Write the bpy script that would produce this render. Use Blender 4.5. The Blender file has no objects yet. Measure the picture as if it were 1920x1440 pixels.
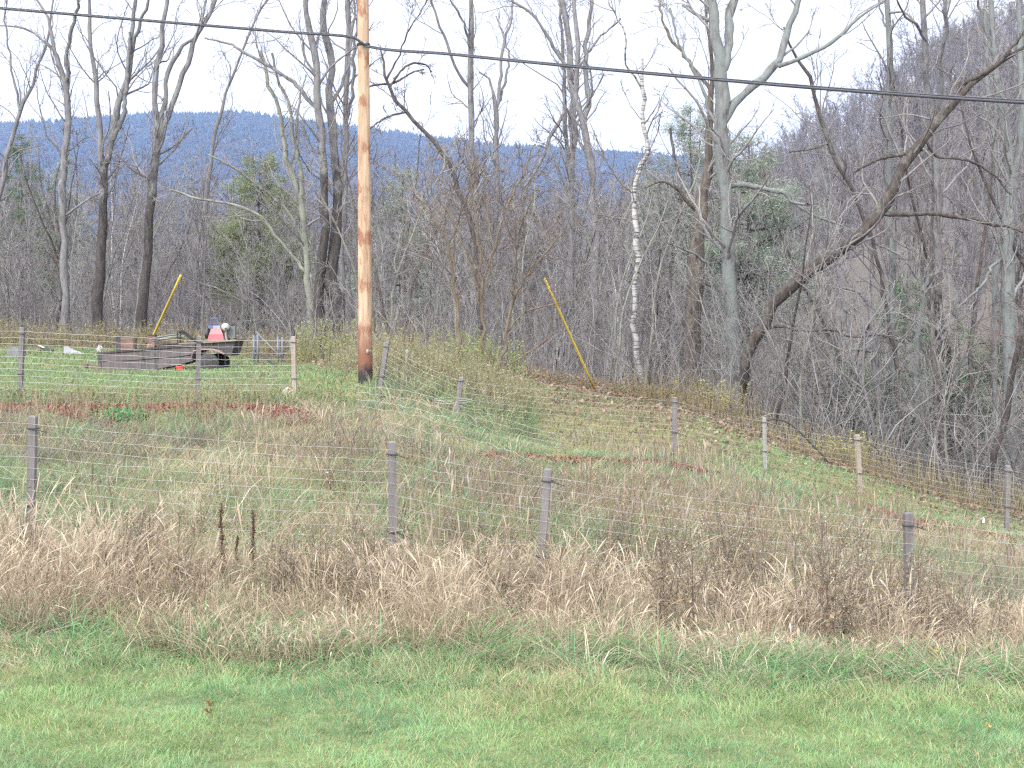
import bpy, math, random
import numpy as np
from mathutils import Vector

SC = bpy.context.scene
COL = SC.collection
F = 2800.0            # focal length in photo pixels (photo is 1920 wide)
HZ = 620.0            # photo row of the horizon
CZ = 2.2              # eye height
PI = math.pi
rng = np.random.default_rng(7)

# ------------------------------------------------------------------ noise
def _hash(ix, iy, seed):
    h = (ix.astype(np.int64) * 374761393 + iy.astype(np.int64) * 668265263 + seed * 974634777) & 0x7fffffff
    h = ((h ^ (h >> 13)) * 1274126177) & 0x7fffffff
    return ((h ^ (h >> 16)) & 0xffff) / 65535.0

def vnoise(x, y, scale=1.0, seed=0, octaves=3):
    x = np.asarray(x, float) * scale; y = np.asarray(y, float) * scale
    out = np.zeros(np.broadcast(x, y).shape); amp = 1.0; tot = 0
    for o in range(octaves):
        ix = np.floor(x); iy = np.floor(y)
        fx = x - ix; fy = y - iy
        fx = fx * fx * (3 - 2 * fx); fy = fy * fy * (3 - 2 * fy)
        a = _hash(ix, iy, seed + o); b = _hash(ix + 1, iy, seed + o)
        c = _hash(ix, iy + 1, seed + o); d = _hash(ix + 1, iy + 1, seed + o)
        out += amp * ((a * (1 - fx) + b * fx) * (1 - fy) + (c * (1 - fx) + d * fx) * fy)
        tot += amp; amp *= 0.5; x = x * 2.03 + 11.3; y = y * 2.03 + 5.7
    return out / tot

def sstep(a, b, x):
    t = np.clip((x - a) / (b - a), 0, 1)
    return t * t * (3 - 2 * t)

# ------------------------------------------------------------------ terrain
COLS = np.array([-1500, -600, 0, 400, 700, 1000, 1300, 1600, 1920, 2500, 3500], float)
ROWS = [
 (-40, [.5]*11), (0, [.5]*11), (4, [.42]*11), (6.8, [.06]*11),
 (9.5, [.03,.03,.03,0,0,-.02,-.05,-.08,-.1,-.15,-.2]),
 (13.5,[.2,.15,.12,.02,-.1,-.3,-.5,-.66,-.8,-.9,-1]),
 (18,  [.5,.5,.47,.4,.25,-.1,-.35,-.65,-.95,-1.1,-1.3]),
 (22,  [.8,.8,.8,.75,.55,.1,-.2,-.7,-1.15,-1.4,-1.7]),
 (25,  [1,1,.98,.98,.85,.22,-.1,-.7,-1.3,-1.6,-2]),
 (27,  [1.02,1.02,1.0,1.0,.95,.27,-.06,-.75,-1.42,-1.8,-2.2]),
 (30,  [1.03,1.03,1.02,1.05,1.22,.45,.05,-.72,-1.55,-2.0,-2.4]),
 (34,  [1.03,1.03,1.03,1.08,1.35,.65,.28,-1.0,-2.0,-2.5,-2.8]),
 (38,  [1.04,1.04,1.04,1.08,1.35,.82,.35,-1.3,-2.5,-3,-3.1]),
 (42,  [1.05,1.05,1.05,1.08,1.3,.9,.3,-1.6,-2.8,-3.2,-3.2]),
 (48,  [1.4,1.4,1.4,1.38,1.35,1.0,.1,-2.2,-3.2,-3.3,-3.3]),
 (54,  [1.75,1.75,1.75,1.7,1.5,1.1,-.4,-3.2,-3.5,-3.6,-3.6]),
 (58,  [1.8,1.8,1.8,1.75,1.5,1.1,-.8,-3.9,-3.9,-3.9,-3.9]),
 (100, [.5,.5,.5,.5,.5,.2,-2,-3.9,-3.9,-3.9,-3.9]),
 (112, [0,0,0,0,0,0,-2,-3.0,-3,-2.8,-2.5]),
 (150, [-1,-1,-1,-1,-1,0,1,4,9,15,20]),
 (260, [0,0,0,0,1,2,8,22,42,60,80]),
 (400, [5,5,5,5,6,10,26,52,78,110,140]),
 (800, [30,30,30,30,28,25,40,80,120,160,200]),
 (1500,[100,100,100,102,96,78,74,90,115,165,195]),
 (2800,[322,343,366,388,354,326,308,290,270,250,230]),
 (3700,[250,260,270,280,270,260,250,240,230,220,200]),
]
def pchip(x, Y, xq):
    x = np.asarray(x, float); Y = np.asarray(Y, float)       # Y (n, m)
    h = np.diff(x)[:, None]; dl = np.diff(Y, axis=0) / h
    d = np.zeros_like(Y)
    w1 = 2 * h[1:] + h[:-1]; w2 = h[1:] + 2 * h[:-1]
    same = dl[:-1] * dl[1:] > 0
    with np.errstate(divide='ignore', invalid='ignore'):
        dd = (w1 + w2) / (w1 / dl[:-1] + w2 / dl[1:])
    d[1:-1] = np.where(same, np.nan_to_num(dd), 0)
    d[0] = dl[0]; d[-1] = dl[-1]
    i = np.clip(np.searchsorted(x, xq) - 1, 0, len(x) - 2)
    hh = h[i]; t = ((xq - x[i])[:, None]) / hh
    return ((2*t**3 - 3*t**2 + 1) * Y[i] + (t**3 - 2*t**2 + t) * hh * d[i]
            + (-2*t**3 + 3*t**2) * Y[i+1] + (t**3 - t**2) * hh * d[i+1])
GD = np.concatenate([np.linspace(-40, 5.5, 20), np.geomspace(6, 3700, 420)])
GP = np.linspace(-1500, 3500, 161)
_t = pchip(COLS, np.array([r[1] for r in ROWS]).T, GP).T        # rows x fine cols
GT = pchip([r[0] for r in ROWS], _t, GD)                        # fine rows x fine cols

def gz(X, Y):
    X = np.asarray(X, float); Y = np.asarray(Y, float)
    px = np.clip(960 + F * X / np.maximum(Y, 6.0), -1499, 3499)
    d = np.clip(Y, -39.9, 3699)
    i = np.clip(np.searchsorted(GD, d) - 1, 0, len(GD) - 2)
    fd = (d - GD[i]) / (GD[i+1] - GD[i])
    c = (px - GP[0]) / (GP[1] - GP[0]); j = np.clip(c.astype(int), 0, len(GP) - 2); fc = c - j
    z = (GT[i, j]*(1-fd) + GT[i+1, j]*fd)*(1-fc) + (GT[i, j+1]*(1-fd) + GT[i+1, j+1]*fd)*fc
    z = z + (vnoise(X, Y, .55, 3) - .5) * .12 * sstep(7, 14, Y)
    z = z + (vnoise(X, Y, .02, 5, 4) - .5) * 18 * sstep(150, 700, Y)
    return z

def P(px, py, d):
    return np.array([(px - 960) * d / F, d, CZ - (py - HZ) * d / F])
_DS = np.geomspace(5, 300, 1500)
def ground_at(px, py):
    """the point of the ground seen at a photo pixel"""
    X = (px - 960) * _DS / F
    yy = HZ + (CZ - gz(X, _DS)) * F / _DS
    k = np.argmax(yy <= py)
    d = _DS[k]
    return np.array([X[k], d, float(gz(X[k], d))])
def pxof(X, Y): return 960 + F * X / np.maximum(Y, 1)

# ------------------------------------------------------------------ materials
def mat(name):
    m = bpy.data.materials.new(name); m.use_nodes = True
    nt = m.node_tree; b = nt.nodes['Principled BSDF']
    return m, nt, b
def N(nt, t, **kw):
    n = nt.nodes.new(t)
    for k, v in kw.items():
        if k in n.inputs: n.inputs[k].default_value = v
        else: setattr(n, k, v)
    return n
def ramp(nt, stops):
    r = nt.nodes.new('ShaderNodeValToRGB')
    e = r.color_ramp.elements
    while len(e) > 1: e.remove(e[-1])
    e[0].position = stops[0][0]; e[0].color = (*stops[0][1], 1)
    for p, c in stops[1:]:
        q = e.new(p); q.color = (*c, 1)
    return r
def noisy(name, stops, scale=6, stretch=(1, 1, 1), rough=.8, metal=0, bump=.3, detail=6, dist=.02, coords='Object'):
    m, nt, b = mat(name)
    tc = N(nt, 'ShaderNodeTexCoord'); mp = N(nt, 'ShaderNodeMapping', Scale=stretch)
    nz = N(nt, 'ShaderNodeTexNoise', Scale=scale, Detail=detail, Roughness=.62)
    r = ramp(nt, stops)
    nt.links.new(tc.outputs[coords], mp.inputs['Vector']); nt.links.new(mp.outputs[0], nz.inputs['Vector'])
    nt.links.new(nz.outputs['Fac'], r.inputs[0]); nt.links.new(r.outputs[0], b.inputs['Base Color'])
    b.inputs['Roughness'].default_value = rough; b.inputs['Metallic'].default_value = metal
    b.inputs['Specular IOR Level'].default_value = .25
    if bump:
        bp = N(nt, 'ShaderNodeBump', Strength=bump, Distance=dist)
        nt.links.new(nz.outputs['Fac'], bp.inputs['Height']); nt.links.new(bp.outputs[0], b.inputs['Normal'])
    return m
def bark(name, dark, mid, light, lichen, lich_amt=.5, zstretch=.25, scale=9, wet=0):
    """furrowed bark with lichen patches"""
    m, nt, b = mat(name)
    tc = N(nt, 'ShaderNodeTexCoord'); mp = N(nt, 'ShaderNodeMapping', Scale=(1, 1, zstretch))
    n1 = N(nt, 'ShaderNodeTexNoise', Scale=scale, Detail=6, Roughness=.7)
    n2 = N(nt, 'ShaderNodeTexNoise', Scale=1.6, Detail=5, Roughness=.65)
    r1 = ramp(nt, [(.3, dark), (.5, mid), (.72, light)])
    r2 = ramp(nt, [(.62 - lich_amt * .25, (0, 0, 0)), (.72 - lich_amt * .22, (1, 1, 1))])
    mx = N(nt, 'ShaderNodeMix', data_type='RGBA')
    mx.inputs['B'].default_value = (*lichen, 1) if hasattr(mx.inputs['B'], 'default_value') else None
    L = nt.links.new
    L(tc.outputs['Object'], mp.inputs['Vector']); L(mp.outputs[0], n1.inputs['Vector']); L(tc.outputs['Object'], n2.inputs['Vector'])
    L(n1.outputs['Fac'], r1.inputs[0]); L(n2.outputs['Fac'], r2.inputs[0])
    ml = N(nt, 'ShaderNodeMath', operation='MULTIPLY'); ml.inputs[1].default_value = .75
    L(r2.outputs[0], ml.inputs[0])
    cA = [s for s in mx.inputs if s.name == 'A' and s.type == 'RGBA'][0]
    cB = [s for s in mx.inputs if s.name == 'B' and s.type == 'RGBA'][0]
    cO = [s for s in mx.outputs if s.type == 'RGBA'][0]
    cB.default_value = (*lichen, 1)
    L(ml.outputs[0], mx.inputs[0]); L(r1.outputs[0], cA)
    if wet:          # loose black bark and moss round the butt, ragged upper edge
        sx = N(nt, 'ShaderNodeSeparateXYZ'); L(tc.outputs['Object'], sx.inputs[0])
        n3 = N(nt, 'ShaderNodeTexNoise', Scale=2.2, Detail=6, Roughness=.75); L(tc.outputs['Object'], n3.inputs['Vector'])
        ma = N(nt, 'ShaderNodeMath', operation='MULTIPLY_ADD'); ma.inputs[1].default_value = wet * 1.6; L(n3.outputs['Fac'], ma.inputs[0]); L(sx.outputs['Z'], ma.inputs[2])
        mr = N(nt, 'ShaderNodeMapRange'); mr.inputs['From Min'].default_value = wet * 1.6; mr.inputs['From Max'].default_value = wet * 1.8; mr.inputs['To Min'].default_value = .9; mr.inputs['To Max'].default_value = 0
        L(ma.outputs[0], mr.inputs['Value'])
        r3 = ramp(nt, [(.35, (.012, .01, .01)), (.7, (.05, .042, .036))]); L(n1.outputs['Fac'], r3.inputs[0])
        m4 = N(nt, 'ShaderNodeMix', data_type='RGBA'); i4 = [q for q in m4.inputs if q.type == 'RGBA']
        L(mr.outputs[0], m4.inputs[0]); L(cO, i4[0]); L(r3.outputs[0], i4[1]); cO = [q for q in m4.outputs if q.type == 'RGBA'][0]
    L(cO, b.inputs['Base Color'])
    b.inputs['Roughness'].default_value = .9; b.inputs['Specular IOR Level'].default_value = .15
    bp = N(nt, 'ShaderNodeBump', Strength=.7, Distance=.03)
    L(n1.outputs['Fac'], bp.inputs['Height']); L(bp.outputs[0], b.inputs['Normal'])
    return m
def plain(name, c, rough=.8, metal=0, spec=.3):
    m, nt, b = mat(name)
    tc = N(nt, 'ShaderNodeTexCoord'); nz = N(nt, 'ShaderNodeTexNoise', Scale=3.5, Detail=4)
    r = ramp(nt, [(.3, tuple(x * .82 for x in c)), (.7, tuple(min(1, x * 1.15) for x in c))])
    nt.links.new(tc.outputs['Object'], nz.inputs['Vector']); nt.links.new(nz.outputs['Fac'], r.inputs[0])
    nt.links.new(r.outputs[0], b.inputs['Base Color'])
    b.inputs['Roughness'].default_value = rough; b.inputs['Metallic'].default_value = metal
    b.inputs['Specular IOR Level'].default_value = spec
    return m
def leafmat(name, trans=.35):
    """plant colour carried by every blade, some light through it"""
    m = bpy.data.materials.new(name); m.use_nodes = True; nt = m.node_tree; nt.nodes.clear()
    a = N(nt, 'ShaderNodeAttribute', attribute_name='Col')
    d = N(nt, 'ShaderNodeBsdfDiffuse'); t = N(nt, 'ShaderNodeBsdfTranslucent'); mx = N(nt, 'ShaderNodeMixShader')
    mx.inputs[0].default_value = trans
    o = N(nt, 'ShaderNodeOutputMaterial')
    L = nt.links.new
    L(a.outputs['Color'], d.inputs['Color']); L(a.outputs['Color'], t.inputs['Color'])
    L(d.outputs[0], mx.inputs[1]); L(t.outputs[0], mx.inputs[2]); L(mx.outputs[0], o.inputs['Surface'])
    return m

M = {}
M['grass'] = leafmat('grass_blades', .38)
M['leaf'] = leafmat('leaves', .3)
M['needles'] = leafmat('pine_needles', .2)
M['bark_grey'] = bark('grey_bark', (.042, .04, .043), (.1, .094, .099), (.165, .158, .168), (.118, .124, .12), .5)
M['bark_wet'] = bark('grey_bark_with_black_butt', (.04, .038, .041), (.095, .09, .096), (.16, .154, .163), (.118, .126, .118), .55, wet=6.5)
M['bark_dark'] = bark('dark_furrowed_bark', (0.0167, 0.0137, 0.0129), (0.0456, 0.038, 0.035), (0.0874, 0.076, 0.0707), (0.0912, 0.095, 0.0836), .25)
M['bark_lichen'] = bark('lichen_covered_bark', (0.0456, 0.0433, 0.038), (0.106, 0.104, 0.0927), (0.16, 0.156, 0.141), (0.152, 0.163, 0.129), .8)
M['bark_blue'] = bark('grey_green_bark', (0.038, 0.0365, 0.0365), (0.095, 0.0958, 0.0965), (0.152, 0.154, 0.152), (0.11, 0.125, 0.12), .75)
M['bark_black'] = bark('black_brown_bark', (.016, .013, .012), (.042, .035, .031), (.085, .073, .065), (.1, .1, .085), .15)
M['twig_red'] = noisy('red_brown_twigs', [(.3, (.055, .042, .036)), (.7, (.125, .1, .086))], 5, bump=0)
M['bark_brown'] = bark('peeling_brown_bark', (.022, .018, .016), (.066, .056, .049), (.13, .11, .095), (.1, .09, .068), .3, .18, 12)
M['bark_tan'] = bark('tan_bark', (0.0456, 0.0342, 0.0243), (0.0988, 0.076, 0.0532), (0.144, 0.118, 0.0851), (0.0988, 0.0912, 0.0608), .4)
M['twig'] = noisy('grey_twigs', [(.3, (0.0684, 0.0608, 0.0616)), (.7, (0.144, 0.134, 0.137))], 5, bump=0)
M['twig_brown'] = noisy('brown_twigs', [(.3, (0.0532, 0.0426, 0.038)), (.7, (0.118, 0.0988, 0.0897))], 5, bump=0)
M['twig_pale'] = noisy('pale_twigs', [(.3, (0.0988, 0.0912, 0.0897)), (.7, (0.182, 0.173, 0.172))], 5, bump=0)
M['twig_far'] = noisy('far_twigs', [(.3, (0.076, 0.0684, 0.0714)), (.7, (0.137, 0.125, 0.129))], 1.5, bump=0)

def birch_mat():
    m, nt, b = mat('white_birch_bark')
    tc = N(nt, 'ShaderNodeTexCoord'); mp = N(nt, 'ShaderNodeMapping', Scale=(.6, .6, 7))
    n1 = N(nt, 'ShaderNodeTexNoise', Scale=2.2, Detail=4, Roughness=.7)
    r = ramp(nt, [(.42, (.03, .026, .026)), (.5, (.2, .195, .19)), (.62, (.28, .276, .272)), (.78, (.16, .145, .14))])
    L = nt.links.new
    L(tc.outputs['Object'], mp.inputs['Vector']); L(mp.outputs[0], n1.inputs['Vector']); L(n1.outputs['Fac'], r.inputs[0])
    L(r.outputs[0], b.inputs['Base Color']); b.inputs['Roughness'].default_value = .7
    return m
M['birch'] = birch_mat()

# ------------------------------------------------------------------ mesh helpers
def mk_mesh(name, verts, faces_list, material=None, col=None, smooth=True):
    """verts (n,3); faces_list: list of int arrays (m,k)"""
    verts = np.asarray(verts, np.float32)
    me = bpy.data.meshes.new(name)
    me.vertices.add(len(verts)); me.vertices.foreach_set('co', verts.ravel())
    idx = np.concatenate([f.ravel() for f in faces_list]).astype(np.int32)
    tot = np.concatenate([np.full(len(f), f.shape[1], np.int32) for f in faces_list])
    st = np.concatenate([[0], np.cumsum(tot)[:-1]]).astype(np.int32)
    me.loops.add(len(idx)); me.loops.foreach_set('vertex_index', idx)
    me.polygons.add(len(tot)); me.polygons.foreach_set('loop_start', st)
    try: me.polygons.foreach_set('loop_total', tot)
    except Exception: pass
    me.polygons.foreach_set('use_smooth', np.full(len(tot), smooth, bool))
    if col is not None:
        a = me.color_attributes.new('Col', 'FLOAT_COLOR', 'POINT')
        c = np.ones((len(verts), 4), np.float32); c[:, :3] = col
        a.data.foreach_set('color', c.ravel())
    me.update(calc_edges=True)
    if material: me.materials.append(material)
    return me
class MB:
    """collects shapes into one mesh"""
    def __init__(s): s.v = []; s.f = {}; s.n = 0; s.c = []
    def add(s, v, faces, col=None):
        v = np.asarray(v, float).reshape(-1, 3)
        for f in faces:
            f = np.asarray(f, int)
            if len(f): s.f.setdefault(f.shape[1], []).append(f + s.n)
        s.v.append(v); s.n += len(v)
        s.c.append(None if col is None else np.broadcast_to(np.asarray(col, float), (len(v), 3)))
        return s
    def tubes(s, pts, rad, sides=6, col=None, cap=False):
        pts = np.asarray(pts, float); rad = np.asarray(rad, float)
        if pts.ndim == 2: pts = pts[None]; rad = rad[None]
        m, n, _ = pts.shape
        if m == 0: return s
        T = np.gradient(pts, axis=1); T /= np.linalg.norm(T, axis=2, keepdims=True) + 1e-9
        mean = pts[:, -1] - pts[:, 0]; mean /= np.linalg.norm(mean, axis=1, keepdims=True) + 1e-9
        ref = np.where(np.abs(mean[:, 2:3]) > .8, np.array([[1., 0, 0]]), np.array([[0, 0, 1.]]))
        A = np.cross(T, ref[:, None, :]); A /= np.linalg.norm(A, axis=2, keepdims=True) + 1e-9
        B = np.cross(T, A)
        an = np.arange(sides) * 2 * PI / sides
        ring = (A[:, :, None, :] * np.cos(an)[None, None, :, None] + B[:, :, None, :] * np.sin(an)[None, None, :, None])
        v = pts[:, :, None, :] + ring * rad[:, :, None, None]
        base = np.arange(m)[:, None, None] * (n * sides) + np.arange(n - 1)[None, :, None] * sides
        k = np.arange(sides)[None, None, :]; k2 = (k + 1) % sides
        q = np.stack(np.broadcast_arrays(base + k, base + k2, base + sides + k2, base + sides + k), -1).reshape(-1, 4)
        fs = [q]
        if cap:
            o = np.arange(m)[:, None] * (n * sides)
            fs.append(o + np.arange(sides)[::-1][None]); fs.append(o + (n - 1) * sides + np.arange(sides)[None])
        cc = None
        if col is not None: cc = np.repeat(np.broadcast_to(col, (m, 3)), n * sides, axis=0)
        return s.add(v.reshape(-1, 3), fs, cc)
    def box(s, lo, hi, rot=None, at=(0, 0, 0), bev=0):
        lo = np.array(lo, float); hi = np.array(hi, float)
        c = np.array([[x, y, z] for z in (0, 1) for y in (0, 1) for x in (0, 1)], float)
        v = lo + c * (hi - lo)
        if rot is not None: v = v @ np.array(rot).T
        v = v + np.array(at)
        return s.add(v, [[[0, 2, 3, 1], [4, 5, 7, 6], [0, 1, 5, 4], [2, 6, 7, 3], [0, 4, 6, 2], [1, 3, 7, 5]]])
    def prism(s, prof, y0, y1):
        """profile in x,z pushed along y"""
        n = len(prof); p = np.array(prof, float)
        v = np.concatenate([np.c_[p[:, 0], np.full(n, y0), p[:, 1]], np.c_[p[:, 0], np.full(n, y1), p[:, 1]]])
        q = [[i, (i + 1) % n, n + (i + 1) % n, n + i] for i in range(n)]
        return s.add(v, [q, [list(range(n))[::-1]], [list(range(n, 2 * n))]])
    def lathe(s, prof, sides=20, axis='z', at=(0, 0, 0)):
        """profile (radius, height)"""
        p = np.array(prof, float); an = np.arange(sides) * 2 * PI / sides
        v = np.stack([p[:, None, 0] * np.cos(an), p[:, None, 0] * np.sin(an), np.broadcast_to(p[:, None, 1], (len(p), sides))], -1)
        if axis == 'y': v = v[..., [0, 2, 1]] * np.array([1, 1, 1])
        if axis == 'x': v = v[..., [2, 0, 1]]
        v = v.reshape(-1, 3) + np.array(at)
        i = np.arange(len(p) - 1)[:, None] * sides; k = np.arange(sides)[None]; k2 = (k + 1) % sides
        q = np.stack(np.broadcast_arrays(i + k, i + k2, i + sides + k2, i + sides + k), -1).reshape(-1, 4)
        return s.add(v, [q, [list(range(sides))[::-1]], [list(range((len(p) - 1) * sides, len(p) * sides))]])
    def mesh(s, name, material, smooth=True):
        v = np.concatenate(s.v)
        col = None
        if any(c is not None for c in s.c):
            col = np.concatenate([np.full((len(a), 3), .3) if c is None else c for a, c in zip(s.v, s.c)])
        return mk_mesh(name, v, [np.concatenate(x) for x in s.f.values()], material, col, smooth)
    def build(s, name, material, parent=None, smooth=True):
        return link(name, s.mesh(name, material, smooth), parent)
def link(name, data, parent=None):
    o = bpy.data.objects.new(name, data); COL.objects.link(o)
    if parent is not None: o.parent = parent
    return o
def tag(o, label=None, cat=None, group=None, kind=None):
    if label: o['label'] = label
    if cat: o['category'] = cat
    if group: o['group'] = group
    if kind: o['kind'] = kind
    return o
def thing(name, label, cat, loc=(0, 0, 0), rz=0, group=None):
    o = link(name, None); o.location = Vector([float(x) for x in loc]); o.rotation_euler = (0, 0, rz)
    return tag(o, label, cat, group)
def copy_thing(root, loc, rz, scale=1, label=None, group=None):
    c = root.copy(); COL.objects.link(c)
    c.location = Vector([float(x) for x in loc]); c.rotation_euler = (0, 0, rz); c.scale = (scale,) * 3
    if label: c['label'] = label
    if group: c['group'] = group
    for ch in root.children:
        k = ch.copy(); COL.objects.link(k); k.parent = c
        for g in ch.children:
            e = g.copy(); COL.objects.link(e); e.parent = k
    return c

# ------------------------------------------------------------------ ground
def edge_d(px):
    """distance where the mown ground ends and the wood begins"""
    return np.interp(px, [-600, 0, 400, 540, 620, 720, 1000, 1300, 1500, 1800, 1920, 2500],
                     [52, 52, 50, 46, 36, 33, 38.5, 35, 31.5, 29.2, 28.6, 28])
def lawn_d(px):
    return np.interp(px, [-600, 0, 500, 960, 1400, 1920, 2500], [10.1, 10.0, 9.8, 9.55, 9.35, 9.25, 9.2])
def tall_d(px):
    return lawn_d(px) + np.interp(px, [-600, 200, 700, 900, 1300, 1900, 2500], [.3, .35, .3, .45, .8, .95, .95])
def meadow_d(px):
    return np.interp(px, [-600, 0, 560, 640, 720, 900, 1000, 1300, 1600, 1920, 2500],
                     [24.3, 24.3, 24.6, 24.6, 26.5, 27.5, 26, 26, 26.2, 26, 26])
def lerp3(a, b, t):
    return np.asarray(a) * (1 - t[..., None]) + np.asarray(b) * t[..., None]
def build_ground():
    d = np.concatenate([np.linspace(-40, 5.8, 10), np.geomspace(6.2, 120, 300), np.geomspace(122, 3700, 240)])
    u = np.linspace(-1, 1, 321)
    X = u[None, :] * (np.maximum(d, 0)[:, None] * .75 + 26); Y = np.broadcast_to(d[:, None], X.shape)
    Z = gz(X, Y); px = pxof(X, np.maximum(Y, 6))
    n = vnoise(X, Y, 1.3, 21); n2 = vnoise(X, Y, .35, 22)
    lawn = lerp3((.08, .11, .045), (.13, .14, .07), n)
    mead = lerp3((.17, .135, .075), (.12, .125, .06), n2)
    terr = lerp3((.09, .115, .045), (.15, .13, .07), n)
    wood = lerp3((.075, .068, .062), (.11, .099, .09), n)
    hill = lerp3((.075, .072, .07), (.1, .094, .093), vnoise(X, Y, .01, 23))
    c = lawn
    c = lerp3(c, mead, sstep(-.3, .6, Y - lawn_d(px)))
    c = lerp3(c, terr, sstep(-.3, .3, Y - meadow_d(px)))
    c = lerp3(c, wood, sstep(-1, 1, Y - edge_d(px)))
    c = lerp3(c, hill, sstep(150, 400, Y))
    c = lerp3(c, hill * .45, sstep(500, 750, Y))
    r, k = X.shape
    i = np.arange(r - 1)[:, None] * k + np.arange(k - 1)[None]
    q = np.stack([i, i + 1, i + k + 1, i + k], -1).reshape(-1, 4)
    m, nt, b = mat('soil_and_thatch')
    a = N(nt, 'ShaderNodeAttribute', attribute_name='Col')
    tc = N(nt, 'ShaderNodeTexCoord'); nz = N(nt, 'ShaderNodeTexNoise', Scale=7, Detail=8, Roughness=.7)
    rr = ramp(nt, [(.3, (.55, .55, .55)), (.7, (1.3, 1.25, 1.2))])
    mx = N(nt, 'ShaderNodeVectorMath', operation='MULTIPLY')
    L = nt.links.new
    L(tc.outputs['Object'], nz.inputs['Vector']); L(nz.outputs['Fac'], rr.inputs[0])
    L(a.outputs['Color'], mx.inputs[0]); L(rr.outputs[0], mx.inputs[1]); L(mx.outputs[0], b.inputs['Base Color'])
    bp = N(nt, 'ShaderNodeBump', Strength=.6, Distance=.05); L(nz.outputs['Fac'], bp.inputs['Height']); L(bp.outputs[0], b.inputs['Normal'])
    b.inputs['Roughness'].default_value = .95; b.inputs['Specular IOR Level'].default_value = .1
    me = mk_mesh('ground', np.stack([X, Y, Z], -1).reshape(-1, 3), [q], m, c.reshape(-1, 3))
    tag(link('ground', me), kind='structure')
build_ground()

def build_river():
    m, nt, b = mat('river_water')
    tc = N(nt, 'ShaderNodeTexCoord'); mp = N(nt, 'ShaderNodeMapping', Scale=(.35, 1, 1))
    nz = N(nt, 'ShaderNodeTexNoise', Scale=1.6, Detail=6, Roughness=.65)
    f = N(nt, 'ShaderNodeTexNoise', Scale=.5, Detail=8, Roughness=.75)
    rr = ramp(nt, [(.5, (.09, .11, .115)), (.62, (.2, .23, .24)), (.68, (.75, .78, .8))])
    L = nt.links.new
    L(tc.outputs['Object'], mp.inputs['Vector']); L(mp.outputs[0], nz.inputs['Vector']); L(mp.outputs[0], f.inputs['Vector'])
    L(f.outputs['Fac'], rr.inputs[0]); L(rr.outputs[0], b.inputs['Base Color'])
    bp = N(nt, 'ShaderNodeBump', Strength=.5, Distance=.12); L(nz.outputs['Fac'], bp.inputs['Height']); L(bp.outputs[0], b.inputs['Normal'])
    b.inputs['Roughness'].default_value = .12
    X, Y = np.meshgrid(np.linspace(2, 75, 60), np.linspace(50, 114, 60))
    Z = np.full(X.shape, -3.42) + (vnoise(X, Y, .6, 8) - .5) * .12
    i = np.arange(59)[:, None] * 60 + np.arange(59)[None]
    q = np.stack([i, i + 1, i + 61, i + 60], -1).reshape(-1, 4)
    tag(link('river_water', mk_mesh('river', np.stack([X, Y, Z], -1).reshape(-1, 3), [q], m)), kind='structure')
build_river()

# ------------------------------------------------------------------ grasses
def blades(base, h, w, az, lean, curl, cols, prof, rng_, face=None, pw=2.2):
    """bent ribbons; prof: list of (t, width factor)"""
    n = len(base); t = np.array([p[0] for p in prof]); wf = np.array([p[1] for p in prof])
    dirv = np.stack([np.cos(az), np.sin(az)], -1)
    off = h[:, None] * (lean[:, None] * t + curl[:, None] * t ** pw)
    zz = h[:, None] * (t - .45 * np.abs(curl[:, None]) * t ** (pw + .8) - .25 * lean[:, None] ** 2 * t)
    c = np.stack([base[:, None, 0] + dirv[:, None, 0] * off, base[:, None, 1] + dirv[:, None, 1] * off, base[:, None, 2] + zz - .01], -1)
    fa = rng_.uniform(0, PI, n) if face is None else face
    wd = np.stack([np.cos(fa), np.sin(fa), np.zeros(n)], -1)[:, None, :] * (w[:, None] * wf)[:, :, None] * .5
    k = len(t)
    v = np.stack([c - wd, c + wd], 2).reshape(n, 2 * k, 3)
    o = (np.arange(n) * 2 * k)[:, None]
    q = np.concatenate([o + np.array([[2*i, 2*i+1, 2*i+3, 2*i+2]]) for i in range(k - 1)])
    return v.reshape(-1, 3), q, np.repeat(cols, 2 * k, axis=0)
def scatter(dmin, dmax, dens, pxa=-330, pxb=2250, seed=1, power=None):
    """points on the ground in the view wedge, evenly by area"""
    r = np.random.default_rng(seed)
    wpx = (pxb - pxa) / F
    n = int(dens * .5 * wpx * (dmax ** 2 - dmin ** 2))
    d = np.sqrt(r.uniform(dmin ** 2, dmax ** 2, n)); px = r.uniform(pxa, pxb, n)
    X = (px - 960) * d / F
    return X, d, px, r
def pick(r, pal, wts, n, jit=.18):
    pal = np.array(pal); i = r.choice(len(pal), n, p=np.array(wts) / np.sum(wts))
    return pal[i] * r.uniform(1 - jit, 1 + jit, (n, 1)) * r.uniform(1 - jit * .3, 1 + jit * .3, (n, 3))
def clumped(dmin, dmax, dens, per, sig, seed):
    """tussocks: blades gathered round centres, fanning outwards"""
    X, d, px, r = scatter(dmin, dmax, dens / per, seed=seed)
    n = len(X); id_ = np.repeat(np.arange(n), per); size = r.uniform(.5, 1.5, n)[id_]
    ox, oy = r.normal(0, sig, (2, n * per)) * size
    x, y = X[id_] + ox, d[id_] + oy
    return x, y, pxof(x, y), r, id_, np.arctan2(oy, ox), n
GREEN = [(.145, .255, .11), (.18, .285, .125), (.12, .215, .1), (.215, .28, .15), (.15, .265, .155)]
STRAW = [(.34, .28, .205), (.27, .215, .152), (.43, .365, .285), (.182, .147, .106), (.31, .248, .186)]

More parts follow.
